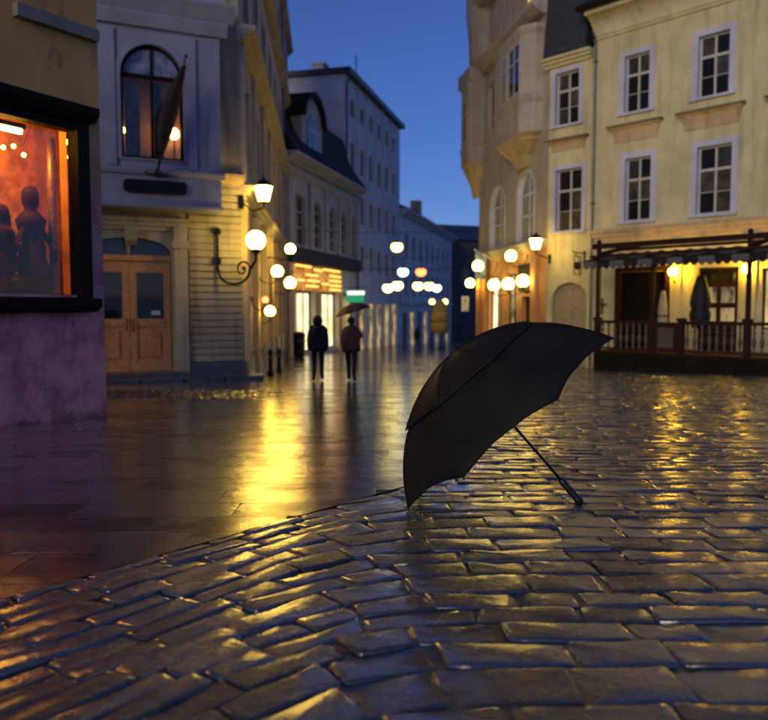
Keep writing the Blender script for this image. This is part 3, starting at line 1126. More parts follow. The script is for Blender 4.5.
# ------------------------------------------------------------------ mansard house
mh = House('mansard_house', 'dark two storey house with mansard roof and orange lit shop', (-5.385, 42.0), 75.7)
MZ = mh.base
sh = [(.9, 4.3, MZ + .05, 2.0), (5.3, 9.0, MZ + .05, 2.0), (9.9, 13.0, MZ + .05, 2.0)]
ah = [(1.4, 3.0, 4.7, 7.5), (4.5, 5.9, 4.7, 7.6, .7), (7.4, 8.8, 4.7, 7.6, .7), (10.0, 11.4, 4.7, 7.6, .7), (12.2, 13.2, 4.7, 7.6, .5)]
mh.add(wall_holes(0, 13.8, MZ - .6, 9.6, sh + ah, 0, .35, 9), 'wall', 'palegrey')
for h in ah:
    window(mh, *h[:4], rise=h[4] if len(h) > 4 else 0, y=.2, frame='palegrey', single=True)
for x in (.1, 3.5, 6.4, 9.2, 11.6, 13.4):
    mh.add(MB().box(x, x + .35, -.14, .01, 4.5, 8.4), 'pilaster', 'palegrey')
cornice(mh, -.1, 13.9, 8.4, 8.75, .3, 'palegrey')
cornice(mh, -.3, 14.0, 9.1, 9.6, .75, 'palegrey')
mh.add(MB().box(0, 13.8, -.30, -.0, 3.6, 4.45), 'fascia', 'blackwood')
roof = MB().prism([(-.72, 9.63), (.5, 11.3), (1.1, 13.2), (3.0, 14.0), (9, 14.0), (9, 9.63)], 'x', -.2, 13.9)
rf = mh.add(roof, 'roof', 'mansard')
dr = MB()
dr.box(2.6, 6.2, .05, 3, 9.63, 12.2)
dr.prism([(2.6, 12.2), (6.2, 12.2), (5.9, 12.9), (5.2, 13.4), (4.4, 13.6), (3.6, 13.4), (2.9, 12.9)], 'y', .05, 3)
dm_ = mh.add(dr, 'dormer', 'palegrey')
mh.add(MB().prism([(2.3, 12.15), (2.6, 12.2), (2.9, 12.95), (3.6, 13.45), (4.4, 13.65), (5.2, 13.45), (5.9, 12.95), (6.2, 12.2), (6.5, 12.15), (6.1, 13.1), (5.3, 13.75), (4.4, 14.0), (3.5, 13.75), (2.7, 13.1)], 'y', -.25, 3.0), 'dormer_roof', 'mansard', dm_)
mh.add(MB().prism(outline(3.5, 5.3, 10.0, 12.6, .9), 'y', .0, .04), 'dormer_window', 'glass', dm_)
mh.add(MB().box(4.36, 4.44, -.03, .05, 10.0, 12.5).box(3.5, 5.3, -.03, .05, 11.6, 11.7), 'glazing_bar', 'whitepaint', dm_)
for i, h in enumerate(sh):
    wo = window(mh, *h, y=.25, cols=3 if i < 2 else 2, rows=(0, 1), frame='blackwood', pane='shop_lit' if i < 2 else 'shop_dim', single=True, fw=.12)
# doors and panels in front of the lit shop
mh.add(MB().box(4.3, 5.3, -.12, .02, MZ - .4, 3.5), 'shop_pier', 'ochre_trim')
mh.add(MB().box(9.0, 9.9, -.12, .02, MZ - .4, 3.5), 'shop_pier', 'ochre_trim')
mh.add(MB().box(0., .9, -.12, .02, MZ - .4, 3.5), 'shop_pier', 'ochre_trim')
downpipe(mh, 13.7, MZ, 9.0, 'iron')
sg = thing('shop_sign', 'glowing orange lattice sign over the lit shop', 'sign', mh.w(0, -.1, 0), rad(75.7))
MB().box(.6, 9.0, -.16, .08, 2.05, 3.45).build('sign_panel', 'shop_orange', sg)
for k, (a, b, z) in enumerate([(.5, 3.0, 3.42), (3.6, 5.0, 3.30), (5.3, 8.6, 3.40), (2.2, 4.2, 2.95), (2.4, 4.4, 2.62), (2.2, 4.2, 2.30), (6.6, 8.8, 3.05), (6.6, 8.8, 2.75), (6.6, 8.8, 2.45), (6.6, 8.8, 2.18), (5.0, 6.2, 2.5), (.8, 1.8, 2.6)]):
    MB().tube([(a, -.22, z), (b, -.22, z)], .055, 6).build('sign_tube', MT['neon'], sg)

# ------------------------------------------------------------------ modern block behind
nb = House('modern_block', 'five storey blue grey block with flat roof behind the mansard house', (-5.385 - .969 * .95, 42.0 + .247 * .95), 75.7)
hs = []
for r, (z0, z1) in enumerate(((15.4, 16.6), (11.4, 13.4), (7.6, 9.6), (3.9, 5.9))):
    for k in range(6):
        x = 15.3 + k * 2.65
        hs.append((x, x + 1.25, z0, z1))
gs = [(14.6 + k * 2.8, 16.6 + k * 2.8, -2.6, 1.4) for k in range(6)]
nb.add(wall_holes(14.0, 31.6, -4.5, 18.0, hs + gs, 0, .25, 18), 'wall', 'bluegrey')
for h in hs:
    window(nb, *h, y=.12, single=True, frame='whitepaint', rows=(0, 1))
for i, h in enumerate(gs):
    window(nb, *h, y=.15, single=True, frame='whitepaint', rows=(0, 1), pane='shop_dim')
nb.add(MB().box(13.7, 31.8, -.5, 18.2, 18.02, 18.4), 'roof', 'slate')
downpipe(nb, 14.15, -2.3, 17.6, 'iron')
for x, y in ((18.0, 3.0), (24.5, 4.0)):
    nb.add(MB().box(x, x + 1.1, y, y + .9, 18.4, 20.1).box(x - .1, x + 1.2, y - .1, y + 1.0, 20.1, 20.3), 'chimney', 'palegrey')
nb.add(MB().tube([(21.0, 1.2, 18.3), (21.0, 1.2, 21.6)], .04, 6).tube([(20.4, 1.2, 21.3), (21.6, 1.2, 21.3)], .025, 5).tube([(20.6, 1.2, 20.9), (21.4, 1.2, 20.9)], .025, 5), 'aerial', 'iron')
for k in range(5):
    nb.add(MB().box(16.9 + k * 2.65, 17.2 + k * 2.65, -.12, .01, 2.4, 18), 'lesene', 'bluegrey')

# ------------------------------------------------------------------ distant pale-blue house and dark end house
pb = House('pale_blue_house', 'pale blue house with deep eave far down the street', (-5.385 - .969 * .95, 42.0 + .247 * .95), 75.7)
hs = []
for r, (z0, z1) in enumerate(((6.0, 8.4), (2.2, 4.6))):
    for k in range(8):
        x = 34.0 + k * 3.6
        hs.append((x, x + 1.4, z0, z1))
gs = [(33 + k * 3.6, 35.2 + k * 3.6, -4.0, .6) for k in range(8)]
pb.add(wall_holes(32.0, 63, -6, 10.6, hs + gs, 0, .25, 14), 'wall', 'paleblue')
for h in hs:
    window(pb, *h, y=.12, single=True, frame='whitepaint', rows=(0, 1))
for i, h in enumerate(gs):
    window(pb, *h, y=.12, single=True, frame='whitepaint', rows=(0, 1), pane='shop_dim' if i % 2 else 'glass')
cornice(pb, 31.9, 63.2, 10.0, 10.6, .8, 'paleblue')
pb.add(MB().prism([(-.85, 10.64), (6.5, 13.6), (14, 10.64)], 'x', 31.9, 63.2), 'roof', 'slate')
pb.add(MB().box(52, 53.2, 2.2, 3.4, 11.5, 14.2), 'chimney', 'slate')
cornice(pb, 32, 63, 1.2, 1.6, .3, 'paleblue')
eh = House('end_house', 'dark house closing the far end of the street', (9.6, 106.0), 20)
hs = [(1.5 + k * 3, 2.7 + k * 3, z, z + 2.2) for k in range(5) for z in (.5, 4.6)]
eh.add(wall_holes(-2, 18, -6, 10.5, hs, 0, .2, 10), 'wall', 'darkwall')
for h in hs:
    window(eh, *h, y=.1, single=True, rows=(0, 1), frame='whitepaint', pane='shop_dim' if h[2] < 1 else 'glass')
eh.add(MB().prism([(-.5, 10.5), (5, 13.2), (10.2, 10.5)], 'x', -2.3, 18.3), 'roof', 'slate')

# ------------------------------------------------------------------ cream house on the right (with the terrace)
ch = House('cream_house', 'cream plaster house with blue white window surrounds above the terrace', (9.5, 28.04), -47.2, base=-1.4)
UP = [(-.78, .22, 8.25, 10.32), (2.0, 3.08, 8.25, 10.32), (5.0, 6.08, 8.25, 10.32)]
LO = [(-.68, .36, 4.24, 6.56), (2.06, 3.26, 4.24, 6.56), (5.0, 6.2, 4.24, 6.56)]
DR = [(-.9, 1.12, -.9, 2.35), (2.2, 3.6, -.9, 2.4), (4.35, 5.6, .3, 2.3)]
ch.add(wall_holes(-2.02, 8.0, -2.2, 12.1, UP + LO + DR, 0, .28, 8), 'wall', 'cream')
for h in UP + LO:
    window(ch, *h, y=.16, cols=2, rows=(0, .33, .66, 1), heavy=2, surround='bluewhite', sw=.20, sill='bluewhite', frame='whitepaint')
for x0, x1, z1 in ((-1.28, .74, 7.86), (1.42, 3.62, 7.86), (4.4, 6.6, 7.86)):
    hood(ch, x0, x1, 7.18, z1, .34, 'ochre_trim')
ch.add(MB().prism([(.02, 11.2), (-.07, 11.2), (-.07, 11.28), (-.10, 11.30)] + [(-.12 - .66 * (1 - math.cos(rad(a))), 11.34 + .62 * math.sin(rad(a))) for a in range(0, 91, 10)] + [(-.80, 12.10), (.02, 12.12)], 'x', -2.06, 8.0), 'cornice', 'cream')
ch.add(MB().prism([(-1.0, 12.14), (3.5, 16.5), (8.2, 12.14)], 'x', -2.25, 8.2), 'roof', 'slate')
ch.add(MB().prism([(-.74, 12.14), (-.98, 12.10), (-1.06, 12.24), (-.90, 12.36), (-.70, 12.3)], 'x', -2.3, 8.2), 'gutter', 'iron')
cornice(ch, -2.02, 8.0, 3.52, 4.0, .22, 'ochre_trim', 'belt_course')
downpipe(ch, -1.98, -1.3, 11.4)
# ground floor openings
ch.add(MB().box(-.9, 1.12, .24, .26, -.9, 2.35), 'opening_shade', 'doorway_shade')  # near-black sheet: shade inside the doorway put into colour
ch.add(MB().box(-.98, -.82, -.06, .27, -.9, 2.4).box(1.04, 1.2, -.06, .27, -.9, 2.4).box(-.98, 1.2, -.06, .27, 2.36, 2.52), 'door_frame', 'brownwood')
dr = MB()
dr.box(2.2, 3.6, .14, .22, -.9, 2.4)
dd = ch.add(dr, 'door', 'brownwood')
for a, b in ((2.36, 2.82), (2.98, 3.44)):
    for z0, z1, m in ((.55, 1.0, 'shop_dim'), (1.18, 1.72, 'shop_dim'), (1.9, 2.3, 'glass')):
        ch.add(MB().box(a, b, .128, .138, z0, z1), 'pane', m, dd)
    ch.add(MB().box(a, b, .12, .138, -.7, .30), 'panel', 'brownwood', dd)
ch.add(MB().tube([(2.9, .13, .35), (2.9, .07, .37), (2.9, .07, .55), (2.9, .13, .57)], .014, 6), 'handle', 'iron', dd)
window(ch, *DR[2], y=.16, frame='brownwood', single=True, rows=(0, 1), pane='shop_dim')
ch.add(MB().box(3.74, 4.2, -.10, .01, -1.0, 3.5), 'pilaster', 'cream')
ch.add(MB().box(1.24, 1.62, -.08, .01, -1.0, 3.5), 'pilaster', 'cream')

# narrow lower house between
ns = House('gate_house', 'narrow yellow house with arched gate beside the drainpipe', (9.5, 28.04), -47.2, base=-1.4)
GA = (-3.84, -2.22, -1.5, 2.02, .62)
W1 = (-3.82, -2.72, 8.30, 10.36)
W2 = (-3.74, -2.52, 4.08, 6.54)
ns.add(wall_holes(-4.12, -2.03, -2.2, 10.9, [GA, W1, W2], .004, .32, 8), 'wall', 'cream')
for h in (W1, W2):
    window(ns, *h, y=.17, cols=2, rows=(0, .33, .66, 1), heavy=2, surround='bluewhite', sw=.17, sill='bluewhite', frame='whitepaint')
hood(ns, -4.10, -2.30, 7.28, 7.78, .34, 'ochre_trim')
cornice(ns, -4.3, -2.10, 10.6, 10.95, .38, 'cream')
ns.add(MB().prism([(-.30, 10.98), (.5, 17.5), (8, 17.5), (8, 10.98)], 'x', -4.25, -2.3), 'roof', 'slate')
g = ns.add(MB().prism(outline(-3.83, -2.23, -1.5, 2.0, .60), 'y', .22, .28), 'gate', 'gatewood')
for x in (-3.5, -3.03, -2.56):
    ns.add(MB().box(x - .02, x + .02, .205, .225, -1.4, 1.75), 'batten', 'gatewood', g)
ns.add(MB().box(-3.8, -2.26, .20, .224, .95, 1.08), 'rail', 'gatewood', g)
ns.add(MB().tube([(-2.96, .2, .02), (-2.96, .14, .03), (-2.96, .14, .18), (-2.96, .2, .2)], .018, 6), 'handle', 'iron', g)

# ------------------------------------------------------------------ corner house with oriels
oh = House('oriel_house', 'curving pinkish house with oriels and orange shop front', (6.72, 31.04), -80.4, base=-1.45)
A1 = (-7.7, -5.5, 4.05, 6.96, .95)
A2 = (-3.7, -1.6, 4.0, 7.0, .95)
U1 = [(-8.4, -7.3, 10.0, 12.3)]
oh.add(wall_holes(-9.72, 0, 3.7, 18.5, [A1, A2] + U1, 0, .28, 6), 'wall', 'pink')
G1 = [(-7.9, -6.0, -1.3, 2.6), (-3.0, -1.9, -1.3, 1.5), (-5.2, -3.7, -.6, 2.6)]
oh.add(wall_holes(-9.72, 0, -2.2, 3.7, G1, .003, .3, 6), 'shop_front', 'orange')
window(oh, *G1[0], y=.2, single=True, pane='shop_lit', frame='blackwood', rows=(0, 1))
window(oh, *G1[2], y=.2, single=True, pane='shop_dim', frame='blackwood', rows=(0, 1))
oh.add(MB().box(-3.0, -1.9, .22, .27, -1.4, 1.5), 'door', 'brownwood')
for x in (-9.7, -8.6, -5.75, -1.6):
    oh.add(MB().box(x, x + .55, -.14, .01, -2.0, 3.3), 'pilaster', 'orange')
oh.add(MB().box(-3.2, -1.15, -.12, .01, 1.75, 2.95), 'fascia', 'blackwood')
cornice(oh, -9.75, .02, 3.5, 3.86, .22, 'pink', 'belt_course')
for h in (A1, A2):
    wo = window(oh, *h[:4], rise=h[4], y=.18, cols=2, rows=(0, .55, 1), frame='bluewhite', pane='curtain', single=False, surround='bluewhite', sw=.10)
for h in U1:
    window(oh, *h, y=.18, single=True, rows=(0, 1), frame='whitepaint')


def oriel(x0, x1, out, zb, z0, z1, zt, wins, rnd):
    """projecting box with chamfered corners, tapered corbel below and ledges"""
    c = min(.5, (x1 - x0) * .22)
    pl = [(x0, .0), (x0, -out + c), (x0 + c, -out), (x1 - c, -out), (x1, -out + c), (x1, .0)]

    def loft(levels):
        mb = MB()
        prev = None
        for k, z in levels:
            cur = [((x0 + x1) / 2 + (p[0] - (x0 + x1) / 2) * k, p[1] * k, z) for p in pl]
            if prev:
                for a in range(len(pl) - 1):
                    mb.quad(prev[a], prev[a + 1], cur[a + 1], cur[a])
            else:
                mb.poly(cur)
            prev = cur
        mb.poly(prev)
        return mb
    o = oh.add(loft([(1, z0), (1, zt)]), 'oriel', 'pink')
    oh.add(loft([(.28, zb), (.42, zb + (z0 - zb) * .35), (.86, z0 - .22), (.86, z0 - .14), (1.0, z0 - .005)]), 'corbel', 'ochre_trim', o)
    for z in (z1, zt - .02):
        oh.add(loft([(1.01, z - .22), (1.07, z - .04), (1.07, z + .08), (1.0, z + .16)]), 'ledge', 'pink', o)
    for (a, b, za, zc) in wins:
        fmb = MB()
        ring(fmb, a, b, za, zc, 0, .07, -out - .03, -out + .02)
        fmb.box((a + b) / 2 - .03, (a + b) / 2 + .03, -out - .035, -out + .01, za, zc).box(a, b, -out - .035, -out + .01, za + (zc - za) * .66 - .03, za + (zc - za) * .66 + .03)
        w = oh.add(fmb, 'oriel_window', 'whitepaint', o)
        oh.add(MB().box(a + .03, b - .03, -out - .012, -out - .004, za + .03, zc - .03), 'pane', 'glass', o)
    return o


oriel(-5.0, -.75, .85, 7.2, 8.35, 9.75, 12.6, [(-3.6, -2.9, 10.0, 12.1), (-2.6, -1.2, 10.0, 12.1)], 0)
oriel(-11.2, -8.9, .75, 6.9, 8.6, 9.4, 12.8, [(-10.4, -9.6, 9.7, 12.0)], 0)
# curved upper storey with eave
uc = MB()
for k in range(14):
    a = k / 13
    x = -9.9 + 9.6 * a
    uc.v.append((x, -.45 - .35 * math.sin(math.pi * a), 13.4))
uo = MB().prism([(.02, 13.0), (-.30, 13.05), (-.62, 13.35), (-.66, 13.5), (.02, 13.62)], 'x', -8.2, -.45)
oh.add(uo, 'cornice', 'pink')
oh.add(MB().prism([(.05, 16.2), (-.55, 16.3), (-.75, 16.6), (.05, 16.7)], 'x', -9.72, -.3), 'cornice', 'pink')
oh.add(MB().prism([(-.01, 13.9), (-.01, 15.6), (-.03, 15.6), (-.03, 13.9)], 'x', -2.6, -1.4), 'upper_window', 'win_glow')
oh.add(MB().box(-11.25, -9.0, -.80, .1, 12.83, 13.5), 'balcony_parapet', 'pink')
oh.add(MB().lathe([(1.15, 13.5), (1.2, 15.0), (1.35, 16.5), (1.25, 18.5), (1.0, 20.5)], 14, (-9.4, .5, 0)), 'turret', 'pink', None, True)
oh.add(MB().prism([(-.2, 18.5), (3, 22), (6, 18.5)], 'x', -9.7, -.05), 'roof', 'slate')

# ------------------------------------------------------------------ terrace
T0 = (7.3, 26.0)
TZ = gz(26)
tr = House('cafe_terrace', 'dark wooden cafe terrace with balustrade and roof beams before the cream house', T0, -47.2, 'terrace')
PT = -.46
tr.add(MB().box(-.02, 8, -.02, 2.85, TZ - .5, PT - .08), 'platform', 'blackwood')
for k in range(14):
    tr.add(MB().box(-.05 + k * .575, .515 + k * .575, -.06, 2.85, PT - .08, PT), 'deck_board', 'brownwood')
for k in range(10):
    tr.add(MB().box(.0 + k * .8, .78 + k * .8, -.045, -.021, TZ - .4, PT - .10), 'skirt_panel', 'blackwood')
POSTS = (.06, 2.06, 3.05, 5.08, 7.1)
for i, x in enumerate(POSTS):
    top = 3.20 if i in (0, 3) else (2.7 if i in (1, 4) else .66)
    pm = MB().box(x - .09, x + .09, .0, .18, PT, .66)
    pm.box(x - .12, x + .12, -.03, .21, .58, .68)
    if top > 1:
        pm.box(x - .06, x + .06, .03, .15, .68, top)
    p = tr.add(pm, 'post', 'brownwood')
    if i in (0, 3):
        tr.add(MB().lathe([(.02, 0), (.09, .03), (.07, .10), (.02, .15)], 10, (x, .09, top)), 'finial', 'blackwood', p)
bal_me = MB().lathe([(.030, 0), (.045, .02), (.045, .06), (.025, .10), (.055, .22), (.065, .32), (.045, .42), (.025, .52), (.055, .57), (.025, .62), (.045, .72), (.045, .78)], 9).mesh('baluster', 'cordpale', True)
for a, b in ((.06, 2.06), (3.05, 5.08), (5.08, 7.1)):
    tr.add(MB().box(a + .09, b - .09, .02, .16, .48, .58), 'handrail', 'brownwood')
    tr.add(MB().box(a + .09, b - .09, .04, .14, PT + .06, PT + .12), 'bottom_rail', 'brownwood')
    n = 8
    for k in range(n):
        o = link('baluster', bal_me, tr.root)
        o.location = (a + .09 + (b - a - .18) * (k + .5) / n, .09, PT + .10 - tr.base)
        o.scale.z = .50 / .80 * 1.2 * (.58 / .60) * 1.02 * (.40 / .58 + .35)
for o in [o for o in tr.root.children if o.name.startswith('baluster')]:
    o.scale.z = (.49 - (PT + .11)) / .78
tr.add(MB().box(2.16, 2.96, .03, .15, PT + .03, .54), 'planter_panel', 'brownwood')
tr.add(MB().box(2.30, 2.82, .015, .03, PT + .18, .36), 'pale_panel', 'cordpale')
# roof beams
tr.add(MB().box(-.15, 7.6, .0, .14, 3.02, 3.20), 'beam', 'brownwood')
tr.add(MB().prism([(.2, 2.80), (2.8, 3.25), (2.8, 3.38), (.2, 2.93)], 'x', .01, .13), 'beam', 'brownwood')
tr.add(MB().prism([(.2, 2.80), (2.8, 3.25), (2.8, 3.38), (.2, 2.93)], 'x', 5.02, 5.14), 'beam', 'brownwood')
tr.add(MB().box(-.1, 7.6, 1.2, 1.3, 3.0, 3.1), 'beam', 'brownwood')
tr.add(MB().box(-.2, 7.6, -.10, .0, 2.72, 2.80), 'beam', 'brownwood')
# awning with scalloped valance
aw = thing('awning', 'dark scalloped awning with pale stripes over the cafe terrace', 'awning', (T0[0], T0[1], tr.base), rad(-47.2))
for k in range(16):
    x0 = -.28 + k * .5
    m = 'awning' if k % 2 else 'mansard'
    a_ = MB()
    for q in range(6):
        u0, u1 = x0 + .5 * q / 6, x0 + .5 * (q + 1) / 6
        s0, s1 = .05 * math.sin(math.pi * q / 6), .05 * math.sin(math.pi * (q + 1) / 6)
        a_.quad((u0, -.32, 2.60 - s0 * .4 - TZ), (u1, -.32, 2.60 - s1 * .4 - TZ), (u1, 1.25, 2.97 - TZ - s1), (u0, 1.25, 2.97 - TZ - s0))
    a_.build('awning_stripe', m, aw)
    v_ = MB()
    n = 8
    for q in range(n):
        u0, u1 = x0 + .5 * q / n, x0 + .5 * (q + 1) / n
        d0 = .20 + .10 * abs(math.sin(math.pi * 2 * q / n))
        d1 = .20 + .10 * abs(math.sin(math.pi * 2 * (q + 1) / n))
        v_.quad((u0, -.325, 2.60 - TZ), (u1, -.325, 2.60 - TZ), (u1, -.33, 2.60 - d1 - TZ), (u0, -.33, 2.60 - d0 - TZ))
    v_.build('valance', 'mansard' if k % 2 else 'awning', aw)
MB().tube([(-.3, -.32, 2.60 - TZ), (7.7, -.32, 2.60 - TZ)], .02, 6).build('front_rail', 'iron', aw)
for x in (.06, 2.06, 5.08, 7.1):
    MB().tube([(x, .0, 2.74 - TZ), (x, -.32, 2.60 - TZ)], .018, 6).build('bracket', 'iron', aw)
# folded parasols, and the pale figure shaped like one, on the terrace
def folded_parasol(name, label, loc, hgt, r, mat, foot=True, group=None):
    o = thing(name, label, 'parasol', loc, 0, group)
    MB().tube([(0, 0, 0), (0, 0, hgt)], .024, 8).build('pole', 'brownwood', o)
    if foot:
        MB().lathe([(.28, 0), (.28, .06), (.06, .09), (.05, .22)], 14).build('base', 'iron', o)
    mb = MB()
    n = 16
    rows = []
    for k in range(12):
        t = k / 11
        z = hgt * (.98 - .66 * t)
        rr = r * (.10 + .90 * math.sin(math.pi * min(1, .08 + t * .62)) ** .9) * (1 - .25 * max(0, t - .75) * 4 * .5)
        if k == 7:
            rr *= .82
        rows.append([(rr * (1 + .22 * (q % 2) - .11) * math.cos(2 * math.pi * q / n), rr * (1 + .22 * (q % 2) - .11) * math.sin(2 * math.pi * q / n), z) for q in range(n)])
    for a, b in zip(rows[:-1], rows[1:]):
        for q in range(n):
            j = (q + 1) % n
            mb.quad(a[q], a[j], b[j], b[q])
    mb.poly(rows[0]).poly(rows[-1])
    mb.build('canopy', mat, o, True)
    zt = hgt * (.98 - .66 * 7 / 11)
    MB().lathe([(r * .88, zt - .03), (r * .9, zt), (r * .88, zt + .03)], 16).build('strap', 'iron', o)
    MB().sphere((0, 0, hgt + .02), .035, 8).build('finial', 'iron', o)
    return o


folded_parasol('folded_parasol', 'black folded parasol standing on the terrace beside the glowing wall lamp', tr.w(3.25, .95, PT), 2.55, .30, 'black_cloth')
folded_parasol('folded_parasol', 'pale narrow standing figure, shaped as a folded parasol, in the dark doorway of the terrace', tr.w(1.35, 2.2, PT), 2.1, .16, 'palefigure')  # pale standing figure, given the shape of a folded parasol


# ------------------------------------------------------------------ lamps
def globe_lamp(label, c, r, mat, wall=None, arm=True, cat='lamp', group='globe lamps along the street', name='globe_lamp', up=True):
    """opal globe on a curved arm from a wall point"""
    o = thing(name, label, cat, c, 0, group)
    MB().sphere((0, 0, 0), r, 18).build('globe', MT[mat], o, True)
    MB().lathe([(r * .35, -r * 1.12), (r * .5, -r * 1.05), (r * .5, -r * .86), (r * .3, -r * .82)], 12).build('collar', 'iron', o)
    if wall is not None:
        w = Vector(wall) - Vector(c)
        b = Vector((0, 0, -r * 1.1))
        pts = [b, b + Vector((0, 0, -.10)), Vector((w.x * .35, w.y * .35, -r * 1.1 - .22)), Vector((w.x * .8, w.y * .8, -r * 1.1 - .12)), w]
        MB().tube(pts, .022, 7).build('bracket', 'iron', o)
        MB().sphere(w, .06, 8).build('wall_plate', 'iron', o)
    return o


def lantern(label, c, r, wall, group='wall lanterns'):
    """tapered four-sided lantern with roof, on an arm"""
    o = thing('wall_lantern', label, 'lantern', c, 0, group)
    h = r * 2
    MB().lathe([(r * .58, -h * .5), (r, h * .32)], 6).build('glass', MT['lamp_warm'], o)
    MB().lathe([(r * 1.12, h * .33), (r * 1.05, h * .40), (r * .5, h * .66), (r * .18, h * .72), (r * .16, h * .85), (.01, h * .92)], 6).build('roof', 'iron', o)
    fm = MB().lathe([(r * .35, -h * .60), (r * .62, -h * .53), (r * .62, -h * .49)], 6)
    for k in range(6):
        a = 2 * math.pi * k / 6
        fm.tube([(r * .59 * math.cos(a), r * .59 * math.sin(a), -h * .5), (r * 1.01 * math.cos(a), r * 1.01 * math.sin(a), h * .33)], .012, 4)
    fm.build('frame', 'iron', o)
    w = Vector(wall) - Vector(c)
    MB().tube([(0, 0, -h * .58), (0, 0, -h * .58 - .12), (w.x * .5, w.y * .5, -h * .58 - .2), w], .025, 7).build('bracket', 'iron', o)
    MB().box(w.x - .06, w.x + .06, w.y - .06, w.y + .06, w.z - .18, w.z + .18).build('wall_plate', 'iron', o)
    return o


lantern('white glowing lantern high on the corner of the tall street house', (-3.21, 20.25, 4.07), .24, (-3.84, 20.45, 3.85))
# big scroll bracket lamp
gb = thing('globe_lamp', 'big white globe on a black scroll bracket left of the street', 'lamp', (-4.43, 20.12, 1.85), 0, 'globe lamps along the street')
MB().sphere((1.11, -.52, .90), .25, 20).build('globe', MT['lamp_warm'], gb, True)
MB().lathe([(.06, .56), (.13, .60), (.15, .66), (.10, .69)], 12, (1.11, -.52, 0)).build('collar', 'iron', gb)
ux, uy = .905, -.425
sp = [(0, 0, 1.30), (0, 0, .35), (.04, .018 * -1, .12)]
crv = []
for k in range(17):
    a = rad(180 + 180 * k / 16)
    crv.append((ux * (.52 + .50 * math.cos(a)), uy * (.52 + .50 * math.cos(a)), .14 + .36 * math.sin(a)))
crv2 = []
for k in range(20):
    a = rad(0 + 400 * k / 19)
    q = .24 * (1 - k / 24)
    crv2.append((ux * (.80 + q * math.cos(a)), uy * (.80 + q * math.cos(a)), .16 + q * math.sin(a)))
MB().tube([(0, 0, 1.28), (0, 0, .14)] + crv + [(1.11, -.52, .4), (1.11, -.52, .58)], .035, 8).build('bracket', 'iron', gb)
MB().tube(crv2, .026, 7).sphere(crv2[-1], .06, 8).build('scroll', 'iron', gb)
for z in (1.18, .42):
    MB().box(-.08, .08, -.06, .16, z - .07, z + .07).build('wall_plate', 'iron', gb)

S1 = th_
globe_lamp('yellow globe on the wall right of the scroll bracket lamp', (-3.62, 25.6, 2.24), .20, 'lamp_warm', S1.w(4.6, 0, 2.2))
globe_lamp('small warm globe beside the gilded pilaster, uppermost past the lantern', (-3.72, 30.0, 3.34), .20, 'lamp_warm', S1.w(9.5, 0, 3.0))
globe_lamp('warm globe nearest the orange shop sign, left of it', (-3.86, 31.0, 2.03), .24, 'lamp_gold', S1.w(10.4, 0, 1.9))
globe_lamp('low yellow globe on the wall, nearest the paving on the left', (-3.70, 24.4, .90), .17, 'lamp_gold', S1.w(3.8, 0, .95))
globe_lamp('faint orange globe low on the beige street wall', (-3.66, 23.2, 1.25), .11, 'lamp_orange', S1.w(2.6, 0, 1.3))

RB = oh
lantern('glowing lantern on the yellow wall over the arched gate', (6.02, 30.0, 3.57), .25, ns.w(-4.0, 0, 3.0))
globe_lamp('white globe on the belt course of the oriel house, second from the gate', (5.63, 33.5, 3.30), .26, 'lamp_white', oh.w(-2.3, 0, 3.3))
globe_lamp('pale globe at the far corner of the oriel house', (4.67, 37.5, 3.08), .28, 'lamp_white', oh.w(-6.5, 0, 3.2))
globe_lamp('warm globe farthest down the orange shop front', (4.57, 40.0, 2.32), .24, 'lamp_warm', oh.w(-9.2, 0, 2.2))
for (c, s, lab) in (((5.18, 35.5, 2.08), -4.4, 'lowest left white globe before the orange shop front'), ((5.60, 34.0, 2.08), -2.9, 'middle white globe of the low row before the orange shop front'),
                    ((5.99, 32.5, 2.16), -1.4, 'right white globe of the low row before the orange shop front')):
    globe_lamp(lab, c, .28, 'lamp_white', oh.w(s, 0, 2.2))


def span_cable(label, a, b, sag, lamps):
    """steel cable across the street with pendant globes"""
    o = thing('span_cable', label, 'cable', a, 0, 'cables over the street')
    A, B = Vector(a), Vector(b)
    pts = []
    for k in range(21):
        t = k / 20
        p = A.lerp(B, t) - A
        p.z -= sag * 4 * t * (1 - t)
        pts.append(p)
    MB().tube(pts, .012, 5).build('wire', 'iron', o)
    for q in (pts[0], pts[-1]):
        MB().sphere(q, .06, 8).build('anchor', 'iron', o)
    for (c, r, mat, lab) in lamps:
        C = Vector(c)
        L = (B - A)
        t = max(0, min(1, (C.xy - A.xy).dot(L.xy) / L.xy.length_squared))
        zc = A.z + (B.z - A.z) * t - sag * 4 * t * (1 - t)
        q = A.lerp(B, t)
        l = thing('pendant_lamp', lab, 'lamp', c, 0, 'pendant lamps over the street')
        MB().sphere((0, 0, 0), r, 16, .85).build('globe', MT[mat], l, True)
        MB().lathe([(r * .7, r * .62), (r * .3, r * .95), (.03, r * 1.1)], 10).build('cap', 'iron', l)
        MB().tube([(0, 0, r), (q.x - C.x, q.y - C.y, zc - C.z)], .012, 5).build('cord', 'iron', l)


def left_w(s):
    return (-5.385 + .247 * s, 42.0 + .969 * s)


